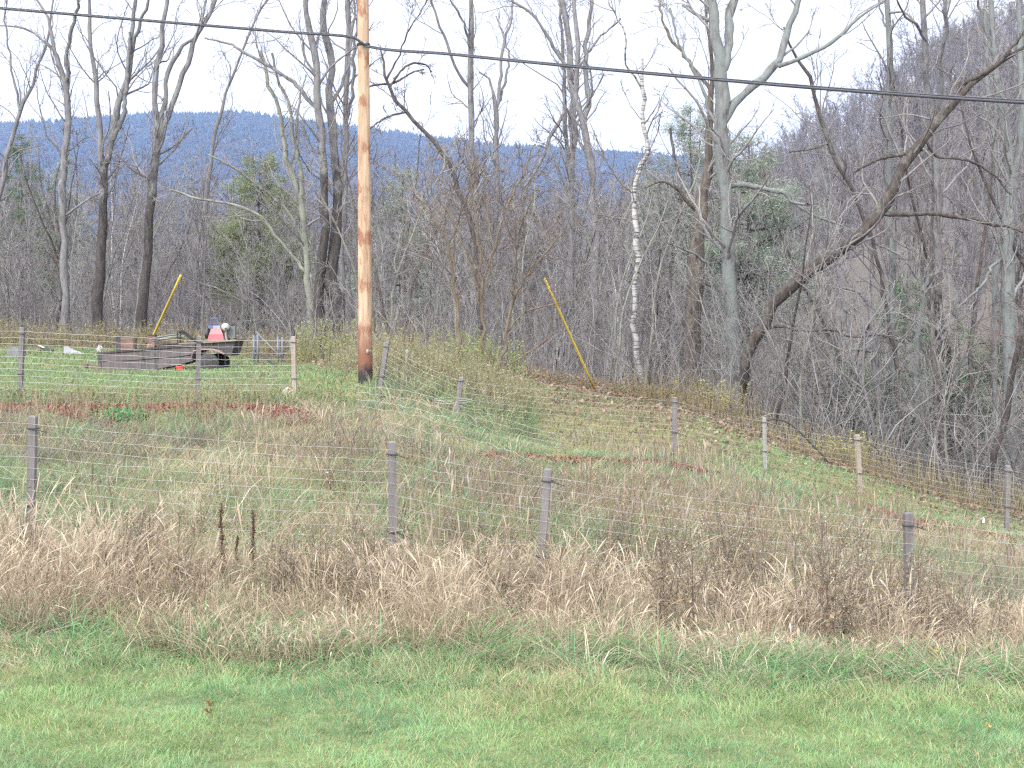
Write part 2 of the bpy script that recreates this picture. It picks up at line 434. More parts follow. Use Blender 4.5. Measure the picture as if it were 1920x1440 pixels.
def build_lawn():
    X, d, px, r = scatter(6.3, 11.2, 5200, seed=11)
    ld = lawn_d(px) + (vnoise(X, d, 1.2, 40) - .5) * .9
    k = d < ld + .35; X, d, px = X[k], d[k], px[k]
    n = len(X)
    cl = vnoise(X, d, 2.2, 41); c2 = vnoise(X, d, .8, 42, 2); c3 = vnoise(X, d, 5, 43, 2)
    h = (.022 + .05 * cl ** 1.5 + .04 * c3 ** 2) * r.uniform(.5, 1.5, n) * (1 + .9 * sstep(-.9, .1, d - ld[k]))
    az = vnoise(X, d, 1.8, 44, 2) * 7 * PI + r.normal(0, 1.3, n)
    lean = np.abs(r.normal(.3, .35, n)) + .1; curl = np.abs(r.normal(.25, .25, n))
    g = pick(r, GREEN, [4, 4, 2, 2, 3], n)
    dry = pick(r, [(.3, .28, .16), (.34, .29, .2), (.26, .27, .14)], [2, 2, 2], n)
    hue = vnoise(X, d, 1.1, 45, 4)[:, None]; g = g * (1 + (hue - .5) * np.array([[.55, .12, -.2]])) * (.62 + .7 * vnoise(X, d, 2.6, 46)[:, None])
    isdry = r.random(n) < .1 + .4 * sstep(.45, .75, c2) + .3 * sstep(-1.1, 0, d - ld[k])
    col = np.where(isdry[:, None], dry, g)
    w = r.uniform(.0028, .0052, n)
    base = np.stack([X, d, gz(X, d)], -1)
    v, q, c = blades(base, h, w, az, lean, curl, col, [(0, 1), (.5, .85), (1, .12)], r)
    tag(link('lawn_grass', mk_mesh('lawn_grass', v, [q], M['grass'], c, False)), 'short green lawn grass in front of the tall dry grass', 'grass', kind='stuff')
build_lawn()

def build_tall():
    mb = MB()
    # tan plumed stems
    X, d, px, r, cid, out, nc = clumped(9.2, 14.6, 820, 26, .085, 12)
    ld = tall_d(px) + (vnoise(X, d, 1.4, 50) - .5) * 1.8
    far = np.interp(px, [-300, 300, 700, 1100, 1500, 1920, 2250], [13.9, 12.8, 13.3, 13.5, 13.4, 13.2, 13.0]) + (vnoise(X, d, .8, 51) - .5) * 2.0
    ch = r.uniform(.45, 1.25, nc)[cid]; ck = r.random(nc)[cid]; caz = r.uniform(0, 2 * PI, nc)[cid]; clean = np.abs(r.normal(.12, .12, nc))[cid]
    k = (d > ld) & (d < far) & (ck < sstep(.2, .5, vnoise(X, d, 1.1, 52)) * .9 + .2)
    X, d, px, ldk, cid, out, ch, caz, clean = X[k], d[k], px[k], ld[k], cid[k], out[k], ch[k], caz[k], clean[k]; n = len(X)
    hh = np.interp(px, [-300, 100, 330, 480, 620, 800, 1200, 1500, 1920], [.7, .68, .54, .44, .54, .66, .72, .64, .6])
    h = hh * ch * r.uniform(.6, 1.12, n) * (.5 + .55 * sstep(0, 1.3, d - ldk)) * (.75 + .5 * vnoise(X, d, .9, 53))
    az = np.where(r.random(n) < .55, out + r.normal(0, .5, n), caz + r.normal(0, .4, n)); lean = clean + np.abs(r.normal(.06, .1, n)); curl = np.abs(r.normal(.26, .2, n))
    ctone = r.choice(7, nc, p=np.array([5, 3, 5, 1.5, 3, 3, 1.5]) / 22)[cid]
    pal = np.array(STRAW + [(.3, .24, .19), (.12, .092, .066)]); col = pal[np.where(r.random(n) < .7, ctone, r.integers(0, 6, n))] * r.uniform(.8, 1.2, (n, 1))
    v, q, c = blades(np.stack([X, d, gz(X, d)], -1), h, r.uniform(.0026, .0044, n), az, lean, curl, col,
                     [(0, .8), (.35, .75), (.62, .7), (.8, .7), (.85, 2.4), (.93, 2.6), (1, .4)], r, pw=4.0)
    mb.add(v, [q], c)
    # dry leaf ribbons low in the stand
    X, d, px, r = scatter(9.3, 14.4, 1000, seed=13)
    ld = tall_d(px) + (vnoise(X, d, 1.4, 50) - .5) * 1.4
    k = (d > ld) & (d < 13.9); X, d, px = X[k], d[k], px[k]; n = len(X)
    h = r.uniform(.15, .46, n) * (.6 + .6 * vnoise(X, d, .9, 54)); az = r.uniform(0, 2 * PI, n)
    gr = r.random(n) < .12 + .3 * sstep(.5, .75, vnoise(X, d, .7, 55))
    col = np.where(gr[:, None], pick(r, GREEN, [3, 3, 1, 4, 3], n), pick(r, STRAW, [3, 4, 1, 4, 3], n))
    v, q, c = blades(np.stack([X, d, gz(X, d)], -1), h, r.uniform(.004, .008, n), az, np.abs(r.normal(.3, .25, n)), r.normal(.5, .3, n), col,
                     [(0, .8), (.35, 1), (.7, .7), (1, .1)], r)
    mb.add(v, [q], c)
    tag(mb.build('tall_dry_grass', M['grass'], smooth=False), 'tall tan dry grass with plumes standing between the lawn and the fence', 'grass', kind='stuff')
    # green fringe where mower stopped: long floppy blades
    X, d, px, r, cid, out, nc = clumped(8.6, 12.6, 2300, 40, .07, 14)
    ld = lawn_d(px); td = tall_d(px); ck = r.random(nc)[cid]
    k = (d > ld - .35 + .5 * (vnoise(X, d, 1.4, 59) - .5)) & (d < td + .5) & (ck < .25 + .9 * sstep(.3, .62, vnoise(X, d, 1.6, 56))); X, d, px, cid, out, ld = X[k], d[k], px[k], cid[k], out[k], ld[k]; n = len(X)
    h = r.uniform(.5, 1.5, nc)[cid] * r.uniform(.08, .24, n) * (.5 + .9 * sstep(-.3, .6, d - ld)); az = np.where(r.random(n) < .6, out + r.normal(0, .4, n), r.uniform(0, 2 * PI, nc)[cid] + r.normal(0, .3, n))
    cg = r.integers(0, 5, nc)[cid]; isg = (r.random(nc)[cid] < .72) ^ (r.random(n) < .16)
    col = np.where(isg[:, None], np.array(GREEN)[cg] * np.array([[.9, .95, .9]]), np.array(STRAW)[cg]) * r.uniform(.75, 1.15, (n, 1))
    v, q, c = blades(np.stack([X, d, gz(X, d)], -1), h, r.uniform(.004, .008, n), az, np.abs(r.normal(.6, .35, n)), np.abs(r.normal(.7, .3, n)), col,
                     [(0, .9), (.35, 1), (.7, .8), (1, .1)], r)
    tag(link('long_green_grass', mk_mesh('long_green_grass', v, [q], M['grass'], c, False)), 'long floppy green grass along the edge of the mown lawn', 'grass', kind='stuff')
build_tall()

MULCH = [[(-200, 768), (0, 771), (130, 769), (250, 771), (330, 768), (470, 773), (575, 786)],
         [(130, 778), (200, 800), (260, 826)], [(380, 775), (400, 803)],
         [(905, 860), (960, 862), (1050, 868), (1150, 871), (1235, 874), (1320, 888)],
         [(1560, 935), (1640, 958), (1700, 985), (1770, 992), (1850, 1008), (1960, 1030), (2100, 1060)]]
MULCHW = [.42, .12, .14, .22, .17]
MG = [np.array([ground_at(*p) for p in path]) for path in MULCH]
def near_mulch(X, Y):
    out = np.zeros(len(X), bool)
    for g, w in zip(MG, MULCHW):
        o = np.argsort(g[:, 0]); yy = np.interp(X, g[o, 0], g[o, 1]); ins = (X > g[:, 0].min()) & (X < g[:, 0].max())
        out |= ins & (np.abs(Y - yy) < w * (.25 + .9 * vnoise(X, X * 0, .8, 70))) & (vnoise(X, Y, 1.5, 71) > .4)
        out |= ins & (Y < yy) & (Y > yy - 1.2 * w) & (vnoise(X, Y, .9, 72) > .55)
    return out
def build_meadow():
    mb = MB()
    for dens, per, sig, seed in ((520, 34, .11, 15), (190, 1, 0, 18)):
        X, d, px, r, cid, out, nc = clumped(12.2, 28, dens, per, sig, seed)
        md = meadow_d(px) + (vnoise(X, d, .6, 60) - .5) * 1.2
        k = (d < md) & ~near_mulch(X, d); X, d, px, cid, out = X[k], d[k], px[k], cid[k], out[k]; n = len(X)
        tone = vnoise(X, d * .6, .6, 61); tone2 = vnoise(X, d * .6, .33, 62, 2); clump = vnoise(X, d, 1.3, 63)
        h = (.07 + .28 * clump ** 1.3) * r.uniform(.5, 1.7, nc)[cid] * r.uniform(.55, 1.2, n) * np.interp(d, [12, 18, 23, 27], [1.5, 1.35, .85, .6])
        cr = r.random(nc)[cid]; cr2 = r.random(nc)[cid]
        green = (cr < np.clip(.5 + 2.6 * (tone - .46), .14, .95)) ^ (r.random(n) < .12)
        mauve = cr2 < sstep(.5, .66, tone2) * .55
        h = np.where(mauve & ~green, h * 1.35, h)
        az = np.where(r.random(n) < .7, out + r.normal(0, .5, n), vnoise(X, d, .5, 64, 2) * 6 * PI + r.normal(0, .9, n))
        ct = r.integers(0, 7, nc)[cid]; ct = np.where(r.random(n) < .65, ct, r.integers(0, 7, n))
        cj = r.uniform(.8, 1.2, nc)[cid][:, None] * r.uniform(.85, 1.15, (n, 1))
        col = np.array(STRAW + [(.26, .245, .165), (.23, .235, .155)])[ct] * cj
        col = np.where(mauve[:, None], np.array([(.15, .125, .115), (.19, .16, .145), (.1, .085, .07), (.21, .185, .165), (.16, .13, .11), (.12, .1, .08), (.24, .21, .18)])[ct] * cj, col)
        col = np.where(green[:, None], np.array([(.15, .225, .115), (.19, .255, .14), (.125, .2, .11), (.22, .26, .15), (.13, .22, .14), (.17, .235, .12), (.11, .18, .1)])[ct] * cj, col)
        v, q, c = blades(np.stack([X, d, gz(X, d)], -1), h, r.uniform(.005, .01, n) * np.interp(d, [12, 27], [.75, 1.3]), az,
                         np.abs(r.normal(.35, .3, n)), np.abs(r.normal(.5, .3, n)), col, [(0, .8), (.35, 1), (.7, .8), (1, .1)], r)
        mb.add(v, [q], c)
    # upright thin stems
    X, d, px, r = scatter(13, 26.5, 40, seed=16)
    k = (d < meadow_d(px) - np.where(px < 620, 2.2, .5)) & (r.random(len(X)) < sstep(.45, .66, vnoise(X, d * .6, .4, 65))); X, d, px = X[k], d[k], px[k]; n = len(X)
    h = r.uniform(.25, .7, n) * np.interp(d, [13, 26], [1.1, .75])
    col = pick(r, [(.15, .118, .095), (.3, .25, .185), (.2, .155, .125), (.24, .21, .18)], [3, 2, 3, 2], n)
    v, q, c = blades(np.stack([X, d, gz(X, d)], -1), h, r.uniform(.006, .009, n), r.uniform(0, 2 * PI, n), np.abs(r.normal(.08, .1, n)), np.abs(r.normal(.1, .1, n)), col,
                     [(0, .8), (.4, .8), (.7, .8), (.78, 2.2), (.9, 2.4), (1, .5)], r)
    mb.add(v, [q], c)
    tag(mb.build('meadow_grass', M['grass'], smooth=False), 'matted straw and green meadow grass inside the fence', 'grass', kind='stuff')
build_meadow()

def build_mulch():
    r = np.random.default_rng(20); mb = MB(); 
    for path, wid in zip(MULCH, MULCHW):
        g = np.array([ground_at(*p) for p in path])
        seg = np.linalg.norm(np.diff(g, axis=0), axis=1); L = seg.sum(); n = int(L * wid * 2 * 3200)
        s = r.uniform(0, L, n); cum = np.r_[0, np.cumsum(seg)]
        X = np.interp(s, cum, g[:, 0]); Y = np.interp(s, cum, g[:, 1])
        Y = Y + r.normal(0, .5, n) * wid * (.4 + 1.2 * vnoise(X, Y * 0, .8, 70)); X = X + r.normal(0, .1, n)
        keep = r.random(n) < sstep(.25, .45, vnoise(X, Y, 1.5, 71)) * .8 + .2
        X, Y = X[keep], Y[keep]; n = len(X)
        Z = gz(X, Y) + r.uniform(.01, .06, n)
        l = r.uniform(.018, .055, n); w = r.uniform(.007, .017, n); a = r.uniform(0, 2 * PI, n)
        u = np.stack([np.cos(a) * l, np.sin(a) * l, r.normal(0, .02, n)], -1); v_ = np.stack([-np.sin(a) * w, np.cos(a) * w, r.normal(0, .012, n)], -1)
        c = np.stack([X, Y, Z], -1)
        v = np.stack([c - u - v_, c + u - v_, c + u + v_, c - u + v_], 1).reshape(-1, 3)
        q = np.arange(4 * n).reshape(-1, 4)
        col = pick(r, [(.21, .08, .065), (.16, .065, .055), (.24, .125, .105), (.13, .08, .065), (.2, .15, .12)], [4, 3, 2, 2, 2], n)
        mb.add(v, [q], np.repeat(col, 4, axis=0))
    tag(mb.build('wood_mulch', M['leaf'], smooth=False), 'red dyed wood mulch laid along the inside of the back fence', 'mulch', kind='stuff')
build_mulch()

def build_terrace():
    mb = MB()
    X, d, px, r = scatter(24, 53, 170, seed=17)
    md = meadow_d(px); ed = edge_d(px) + (vnoise(X, d, .4, 80) - .5) * 3
    k = (d > md - .2) & (d < ed); X, d, px = X[k], d[k], px[k]; n = len(X)
    tone = vnoise(X, d * .5, .5, 81)
    near = sstep(1.6, .1, d - meadow_d(px)) * (px < 900)
    h = (.06 + .1 * vnoise(X, d, 1.3, 82)) * r.uniform(.6, 1.3, n) * (1 + 1.6 * near)
    dryb = sstep(860, 960, px) * sstep(1400, 1250, px) * sstep(38, 34, d) * .62      # leaf strewn slope
    green = r.random(n) < np.clip(.72 + .9 * (tone - .5) - dryb - .2 * near, .1, .95)
    col = np.where(green[:, None], pick(r, [(.13, .205, .095), (.16, .235, .112), (.11, .175, .085), (.19, .235, .13)], [3, 3, 2, 2], n),
                   pick(r, [(.19, .165, .11), (.155, .13, .088), (.215, .19, .14), (.135, .1, .075)], [3, 3, 2, 1], n))
    v, q, c = blades(np.stack([X, d, gz(X, d)], -1), h, r.uniform(.014, .026, n) * np.interp(d, [24, 50], [.9, 1.5]), r.uniform(0, 2 * PI, n),
                     np.abs(r.normal(.4, .3, n)), np.abs(r.normal(.3, .2, n)), col, [(0, 1), (.5, .85), (1, .1)], r)
    mb.add(v, [q], c)
    tag(mb.build('terrace_grass', M['grass'], smooth=False), 'short green grass on the level ground behind the back fence', 'grass', kind='stuff')
build_terrace()

# ------------------------------------------------------------------ branching
UP = np.array([0, 0, 1.])
def sprout(Pp, Rp, counts, t0, t1, ang, L, ratio, npts, wander, trop, r, rmin=.004, taper=.3, az_bias=None):
    """children of a set of stems. Pp (S,n,3), Rp (S,n), counts (S,), L (S,)"""
    S, n, _ = Pp.shape
    idx = np.repeat(np.arange(S), counts); Mn = len(idx)
    if Mn == 0: return np.zeros((0, npts, 3)), np.zeros((0, npts))
    t = r.uniform(t0, t1, Mn); f = t * (n - 1); i = np.minimum(f.astype(int), n - 2); f = (f - i)[:, None]
    p = Pp[idx, i] * (1 - f) + Pp[idx, i + 1] * f
    rad = Rp[idx, i] * (1 - f[:, 0]) + Rp[idx, i + 1] * f[:, 0]
    T = Pp[idx, i + 1] - Pp[idx, i]; T /= np.linalg.norm(T, axis=1, keepdims=True) + 1e-9
    q = r.normal(size=(Mn, 3)); q -= T * (q * T).sum(1, keepdims=True); q /= np.linalg.norm(q, axis=1, keepdims=True) + 1e-9
    a = r.uniform(ang[0], ang[1], Mn)[:, None]
    D = np.cos(a) * T + np.sin(a) * q
    ln = np.asarray(L)[idx] * r.uniform(.45, 1.15, Mn) * (1.15 - .65 * (t - t0) / max(t1 - t0, .01))
    r0 = np.clip(np.minimum(rad * ratio * r.uniform(.6, 1.1, Mn), ln * .02), rmin, None)
    pts = np.zeros((Mn, npts, 3)); pts[:, 0] = p
    for k in range(1, npts):
        D = D + r.normal(0, wander, (Mn, 3)) + UP * trop
        D /= np.linalg.norm(D, axis=1, keepdims=True) + 1e-9
        pts[:, k] = pts[:, k - 1] + D * (ln / (npts - 1))[:, None]
    rr = r0[:, None] * np.linspace(1, taper, npts)[None]
    return pts, np.maximum(rr, rmin * .7)
def seglen(Pp): return np.linalg.norm(np.diff(Pp, axis=1), axis=2).sum(1)
def resample(pts, n):
    pts = np.asarray(pts, float)
    s = np.r_[0, np.cumsum(np.linalg.norm(np.diff(pts[:, :3], axis=0), axis=1))]
    q = np.linspace(0, s[-1], n)
    return pchip(s, pts, q)
def crown_on(mb, stems, rads, r, n1=1.3, L1=2.6, a1=(.4, 1.0), t0=.25, lv=3, dens=1.0, trop=.06, rmin=.005, k2=5, k3=4, wander=.19, f2=.45, f3=.4):
    """limbs, branches and twigs growing from stems"""
    ln = seglen(stems)
    cnt = np.maximum(1, (ln * n1 * dens).astype(int))
    Lb = np.clip(ln * .45, .5, 1e9); Lb = np.minimum(Lb, L1)
    A, Ar = sprout(stems, rads, cnt, t0, 1.0, a1, Lb, .38, 8, wander, trop, r, rmin * 1.8)
    mb.tubes(A, Ar, 5)
    if lv < 2: return A, Ar
    la = seglen(A)
    B, Br = sprout(A, Ar, np.maximum(1, np.round(k2 * la / max(L1, .1) + .7).astype(int)), .2, 1, (.35, .9), la * f2, .6, 6, wander * 1.2, trop * .6, r, rmin * 1.3)
    mb.tubes(B, Br, 4)
    if lv < 3: return B, Br
    C, Cr = sprout(B, Br, np.full(len(B), k3), .15, 1, (.35, .95), seglen(B) * f3 + .1, .6, 4, wander * 1.3, .03, r, rmin)
    mb.tubes(C, Cr, 3)
    return C, Cr

def traced_tree(name, label, cat, d, stems, trunk_mat, twig_mat, seed, ext=4.0, group=None, n1=1.5, L1=3.0, t0=.28, dens=1., rmin=.0065, k2=5, k3=4, a1=(.35, .95), trop=.07, jit=.035, lv=3, no_ext=(), flare=1.35):
    """stems: lists of (px, py, width in px); the first starts at the ground"""
    r = np.random.default_rng(seed)
    out = []; outr = []
    px0, py0, w0 = stems[0][0]
    X0 = (px0 - 960) * d / F; base = np.array([X0, d, float(gz(X0, d))])
    for si, st in enumerate(stems):
        drift = 0 if si == 0 else r.uniform(-1.6, 1.6)
        pts = []
        for k, (px, py, w) in enumerate(st):
            dd = d + drift * k / max(1, len(st) - 1)
            p = P(px, py, dd); pts.append([*p, w * dd / F * .5])
        pts = np.array(pts)
        if si == 0:
            if pts[0, 2] > base[2] - .05:
                pts = np.vstack([[base[0], base[1], base[2] - .15, pts[0, 3] * flare], pts])
            else: pts[0, 3] *= flare
        if ext and si not in no_ext and st[-1][1] <= 8:
            v = pts[-1, :3] - pts[-2, :3]; v /= np.linalg.norm(v); v = v * .7 + UP * .5; v /= np.linalg.norm(v)
            e = ext * r.uniform(.7, 1.2)
            pts = np.vstack([pts, [*(pts[-1, :3] + v * e * .5), pts[-1, 3] * .7], [*(pts[-1, :3] + v * e), pts[-1, 3] * .25]])
        q = resample(pts, 26)
        L = np.linalg.norm(np.diff(q[:, :3], axis=0), axis=1).sum()
        j = r.normal(0, jit, (26, 3)); j[0] = 0; j[:, 2] = 0
        q[:, :3] += j * min(1, L / 6)
        q[:, 3] *= 1 + r.normal(0, .085, 26)
        out.append(q[:, :3] - base); outr.append(np.maximum(q[:, 3], .006))
    S = np.array(out); R = np.array(outr)
    o = thing(name, label, cat, base, group=group)
    tb = MB(); tb.tubes(S, R, 9); tb.build('trunk', trunk_mat, o)
    cb = MB(); crown_on(cb, S, R, r, n1, L1, a1, t0, lv, dens, trop, rmin, k2, k3)
    cb.build('crown', twig_mat, o)
    return o

T = traced_tree
G, D_, LI, BL, BR, TN = (M[k] for k in ('bark_grey', 'bark_dark', 'bark_lichen', 'bark_blue', 'bark_brown', 'bark_tan'))
TW, TB, TP = M['twig'], M['twig_brown'], M['twig_pale']
T('bare_tree', 'leaning grey bare tree at the far left edge of the wood', 'tree', 58,
  [[(-30, 640, 11), (-15, 430, 10), (0, 353, 9), (20, 273, 9), (37, 207, 8), (57, 167, 7), (80, 100, 5), (95, 40, 4), (100, 0, 3)],
   [(37, 207, 5), (20, 120, 4), (10, 40, 3), (14, 0, 3)]], G, TW, 101)
T('bare_tree', 'grey bare tree forked high with an arching left limb, second trunk from the left', 'tree', 56,
  [[(122, 632, 16), (120, 467, 14), (116, 320, 13), (127, 233, 12), (123, 167, 11), (107, 107, 9), (97, 60, 7), (85, 25, 5), (66, 0, 4)],
   [(124, 165, 8), (127, 100, 8), (135, 55, 7), (143, 27, 6), (147, 0, 5)],
   [(103, 98, 6), (85, 80, 5), (60, 60, 4), (43, 53, 4), (20, 49, 3), (-10, 47, 3)]], G, TW, 102)
T('bare_tree', 'dark based bare tree splitting low into three tall stems left of the trailer', 'tree', 55,
  [[(182, 640, 21.8), (187, 520, 19.5), (192, 430, 17.2), (194, 345, 16.1), (188, 270, 10.3), (185, 233, 10.3), (178, 150, 9.2), (170, 90, 8.0), (165, 33, 6.9), (168, 0, 5.8)],
   [(195, 335, 12.6), (200, 300, 12.6), (207, 277, 12.6), (217, 213, 12.6), (237, 150, 11.5), (247, 93, 10.3), (250, 33, 8.0), (252, 0, 6.9)],
   [(244, 100, 8.0), (258, 60, 6.9), (268, 25, 6.9), (278, 0, 5.8)],
   [(212, 262, 9.2), (227, 225, 9.2), (236, 180, 8.0), (240, 120, 6.9), (243, 60, 5.8)]], M['bark_wet'], TW, 103)
T('bare_tree', 'lichen spotted bare tree with a fan of upright stems behind the trailer', 'tree', 54,
  [[(264, 640, 21.3), (271, 520, 19.0), (277, 440, 17.9), (284, 367, 16.8), (292, 300, 15.7), (294, 250, 13.4), (290, 200, 11.2), (293, 133, 10.1), (303, 60, 9.0), (313, 0, 7.8)],
   [(296, 255, 11.2), (306, 210, 10.1), (310, 160, 9.0), (320, 125, 7.8), (340, 90, 6.7), (370, 63, 5.6), (384, 25, 4.5), (387, 0, 4.5)],
   [(296, 275, 11.2), (307, 240, 11.2), (323, 200, 10.1), (343, 140, 10.1), (360, 87, 9.0), (380, 50, 7.8), (403, 0, 6.7)],
   [(297, 290, 5.6), (330, 270, 4.5), (360, 240, 3.4)]], M['bark_wet'], TW, 104)
T('bare_tree', 'thin straight grey bare tree right of the fan of upright stems', 'tree', 62,
  [[(362, 640, 9), (370, 480, 8), (387, 367, 8), (397, 283, 8), (413, 213, 7), (427, 167, 6), (448, 115, 5), (470, 60, 4), (495, 10, 3), (505, 0, 3)]], G, TW, 105)
T('bare_tree', 'pale lichen covered bare tree with several bent stems left of the pole', 'tree', 52,
  [[(585, 640, 15), (575, 500, 12), (567, 393, 12), (548, 330, 11), (536, 290, 10), (530, 250, 9), (527, 217, 8), (513, 180, 7), (497, 133, 6), (490, 95, 4)],
   [(567, 393, 9), (563, 320, 8), (550, 260, 7), (540, 190, 6), (520, 150, 5), (510, 100, 4)],
   [(578, 470, 7), (540, 400, 6), (480, 345, 5), (430, 310, 4), (390, 290, 3)],
   [(584, 520, 7), (530, 460, 6), (480, 400, 6), (420, 380, 5), (360, 370, 4), (320, 355, 3)],
   [(560, 380, 6), (548, 310, 5), (556, 250, 5), (560, 190, 4), (575, 140, 3)]], LI, TP, 106, n1=1.0)
T('bare_tree', 'tall bare tree of two dark based trunks just left of the pole', 'tree', 50,
  [[(630, 648, 29.9), (628, 560, 28.7), (621, 520, 25.3), (628, 450, 20.7), (633, 367, 18.4), (627, 267, 16.1), (618, 200, 14.9), (617, 100, 13.8), (608, 30, 12.6), (606, 0, 11.5)],
   [(600, 640, 21.8), (596, 540, 20.7), (605, 470, 17.2), (612, 433, 16.1), (606, 350, 14.9), (603, 283, 14.9), (597, 187, 13.8), (590, 100, 12.6), (580, 45, 11.5), (571, 0, 10.3)],
   [(597, 207, 9.2), (580, 190, 8.0), (563, 167, 8.0), (540, 147, 6.9), (510, 128, 6.9), (467, 103, 5.8), (430, 82, 4.6), (383, 71, 3.4)],
   [(618, 200, 6.9), (640, 160, 5.8), (655, 110, 4.6), (660, 60, 4.6), (664, 0, 3.4)]], M['bark_wet'], TW, 107)
T('bare_tree', 'slim grey bare tree standing directly behind the pole', 'tree', 53,
  [[(640, 648, 13), (641, 520, 12), (643, 433, 12), (647, 300, 11), (650, 200, 11), (653, 67, 10), (653, 0, 9)],
   [(648, 230, 7), (658, 190, 7), (664, 130, 6), (668, 60, 6), (669, 0, 5)]], G, TW, 108)
T('bare_tree', 'leaning thin tree ending in a dense tangle of twigs right of the pole', 'tree', 46,
  [[(905, 690, 9), (895, 500, 9), (878, 400, 9), (860, 353, 9), (837, 300, 9), (800, 253, 8), (763, 210, 8), (737, 183, 7), (727, 157, 6), (718, 120, 4), (715, 90, 3)],
   [(763, 210, 4), (740, 215, 4), (715, 225, 3), (690, 245, 3)], [(727, 157, 4), (700, 160, 4), (680, 168, 3)],
   [(730, 165, 5), (755, 130, 4), (780, 118, 4), (800, 122, 3), (808, 135, 3)], [(728, 160, 4), (750, 150, 4), (775, 135, 3), (795, 130, 3)],
   [(725, 150, 4), (745, 110, 3), (765, 60, 3), (790, 20, 2), (800, 0, 2)]], D_, TB, 109, ext=1, n1=1.8, L1=1.3, dens=1.3)
T('bare_tree', 'straight slender bare tree with one left fork right of the twig tangle', 'tree', 60,
  [[(893, 680, 12), (891, 480, 12), (890, 333, 12), (887, 283, 11), (883, 200, 11), (882, 100, 10), (885, 0, 9)],
   [(879, 163, 6), (866, 145, 6), (853, 123, 5), (840, 83, 5), (820, 43, 4), (810, 0, 4)],
   [(882, 90, 5), (872, 50, 4), (860, 25, 4), (845, 0, 3)]], G, TW, 110)
T('bare_tree', 'small forked bare tree rising beside the straight slender one', 'tree', 64,
  [[(935, 680, 10), (933, 480, 10), (931, 300, 9), (930, 200, 9), (923, 173, 5), (918, 148, 4), (905, 140, 3), (898, 135, 3)],
   [(930, 205, 7), (937, 160, 6), (941, 105, 6), (950, 65, 5), (958, 35, 4), (962, 0, 3)],
   [(931, 200, 6), (945, 160, 5), (955, 110, 4), (945, 70, 3), (930, 30, 3)]], G, TW, 111)
T('bare_tree', 'grey bare tree of crossing upright stems left of the birch', 'tree', 55,
  [[(1070, 690, 16), (1070, 480, 15), (1072, 300, 14), (1077, 213, 13), (1070, 133, 12), (1063, 60, 11), (1055, 0, 10)],
   [(1071, 345, 7), (1063, 290, 8), (1059, 233, 8), (1057, 150, 7), (1053, 60, 6), (1048, 0, 6)],
   [(1063, 125, 6), (1048, 105, 6), (1033, 80, 6), (1013, 47, 5), (987, 17, 5), (958, -2, 4)],
   [(1058, 208, 7), (1045, 235, 7), (1030, 258, 7), (1015, 300, 6), (985, 350, 5)],
   [(1072, 150, 5), (1090, 120, 5), (1125, 70, 4), (1165, 35, 3)]], G, TW, 112)
T('bare_tree', 'twin stemmed bare tree forking just above the ridge line beside the birch', 'tree', 52,
  [[(1122, 700, 17), (1117, 560, 16), (1113, 390, 14), (1100, 267, 13), (1093, 228, 12), (1080, 187, 10), (1083, 100, 9), (1078, 0, 8)],
   [(1094, 230, 9), (1102, 195, 9), (1098, 133, 8), (1103, 50, 8), (1110, 0, 7)],
   [(1100, 200, 4), (1110, 170, 4), (1107, 135, 4), (1095, 110, 3)]], G, TW, 113)
T('birch_tree', 'white birch with a kinked trunk and dark bands', 'birch', 44,
  [[(1204, 725, 11.9), (1193, 650, 11.0), (1188, 573, 10.2), (1194, 500, 10.2), (1194, 440, 10.2), (1188, 400, 9.3), (1192, 343, 10.2), (1205, 310, 10.2), (1215, 288, 8.5), (1210, 240, 7.6), (1203, 167, 7.6), (1203, 135, 5.1), (1205, 110, 3.4)],
   [(1203, 165, 4.2), (1188, 140, 3.4), (1170, 117, 3.4), (1172, 85, 3.4), (1160, 40, 2.5), (1140, 0, 2.5)], [(1215, 288, 3.4), (1235, 240, 2.5), (1240, 210, 1.7)]], M['birch'], TB, 114, n1=.8)
T('bare_tree', 'thick brown trunk with peeling bark beside the fork limbed tree', 'tree', 43,
  [[(1294, 750, 36), (1297, 640, 34), (1303, 540, 32), (1306, 467, 29), (1315, 390, 24), (1326, 300, 17), (1332, 220, 13), (1333, 150, 10), (1331, 90, 7), (1322, 30, 5), (1318, 0, 4)],
   [(1313, 400, 8), (1290, 380, 7), (1265, 350, 6), (1240, 340, 5), (1210, 352, 4)], [(1333, 170, 7), (1310, 140, 7), (1290, 110, 6), (1262, 75, 6), (1240, 30, 4), (1238, 0, 4)]], BR, TP, 115, ext=2)
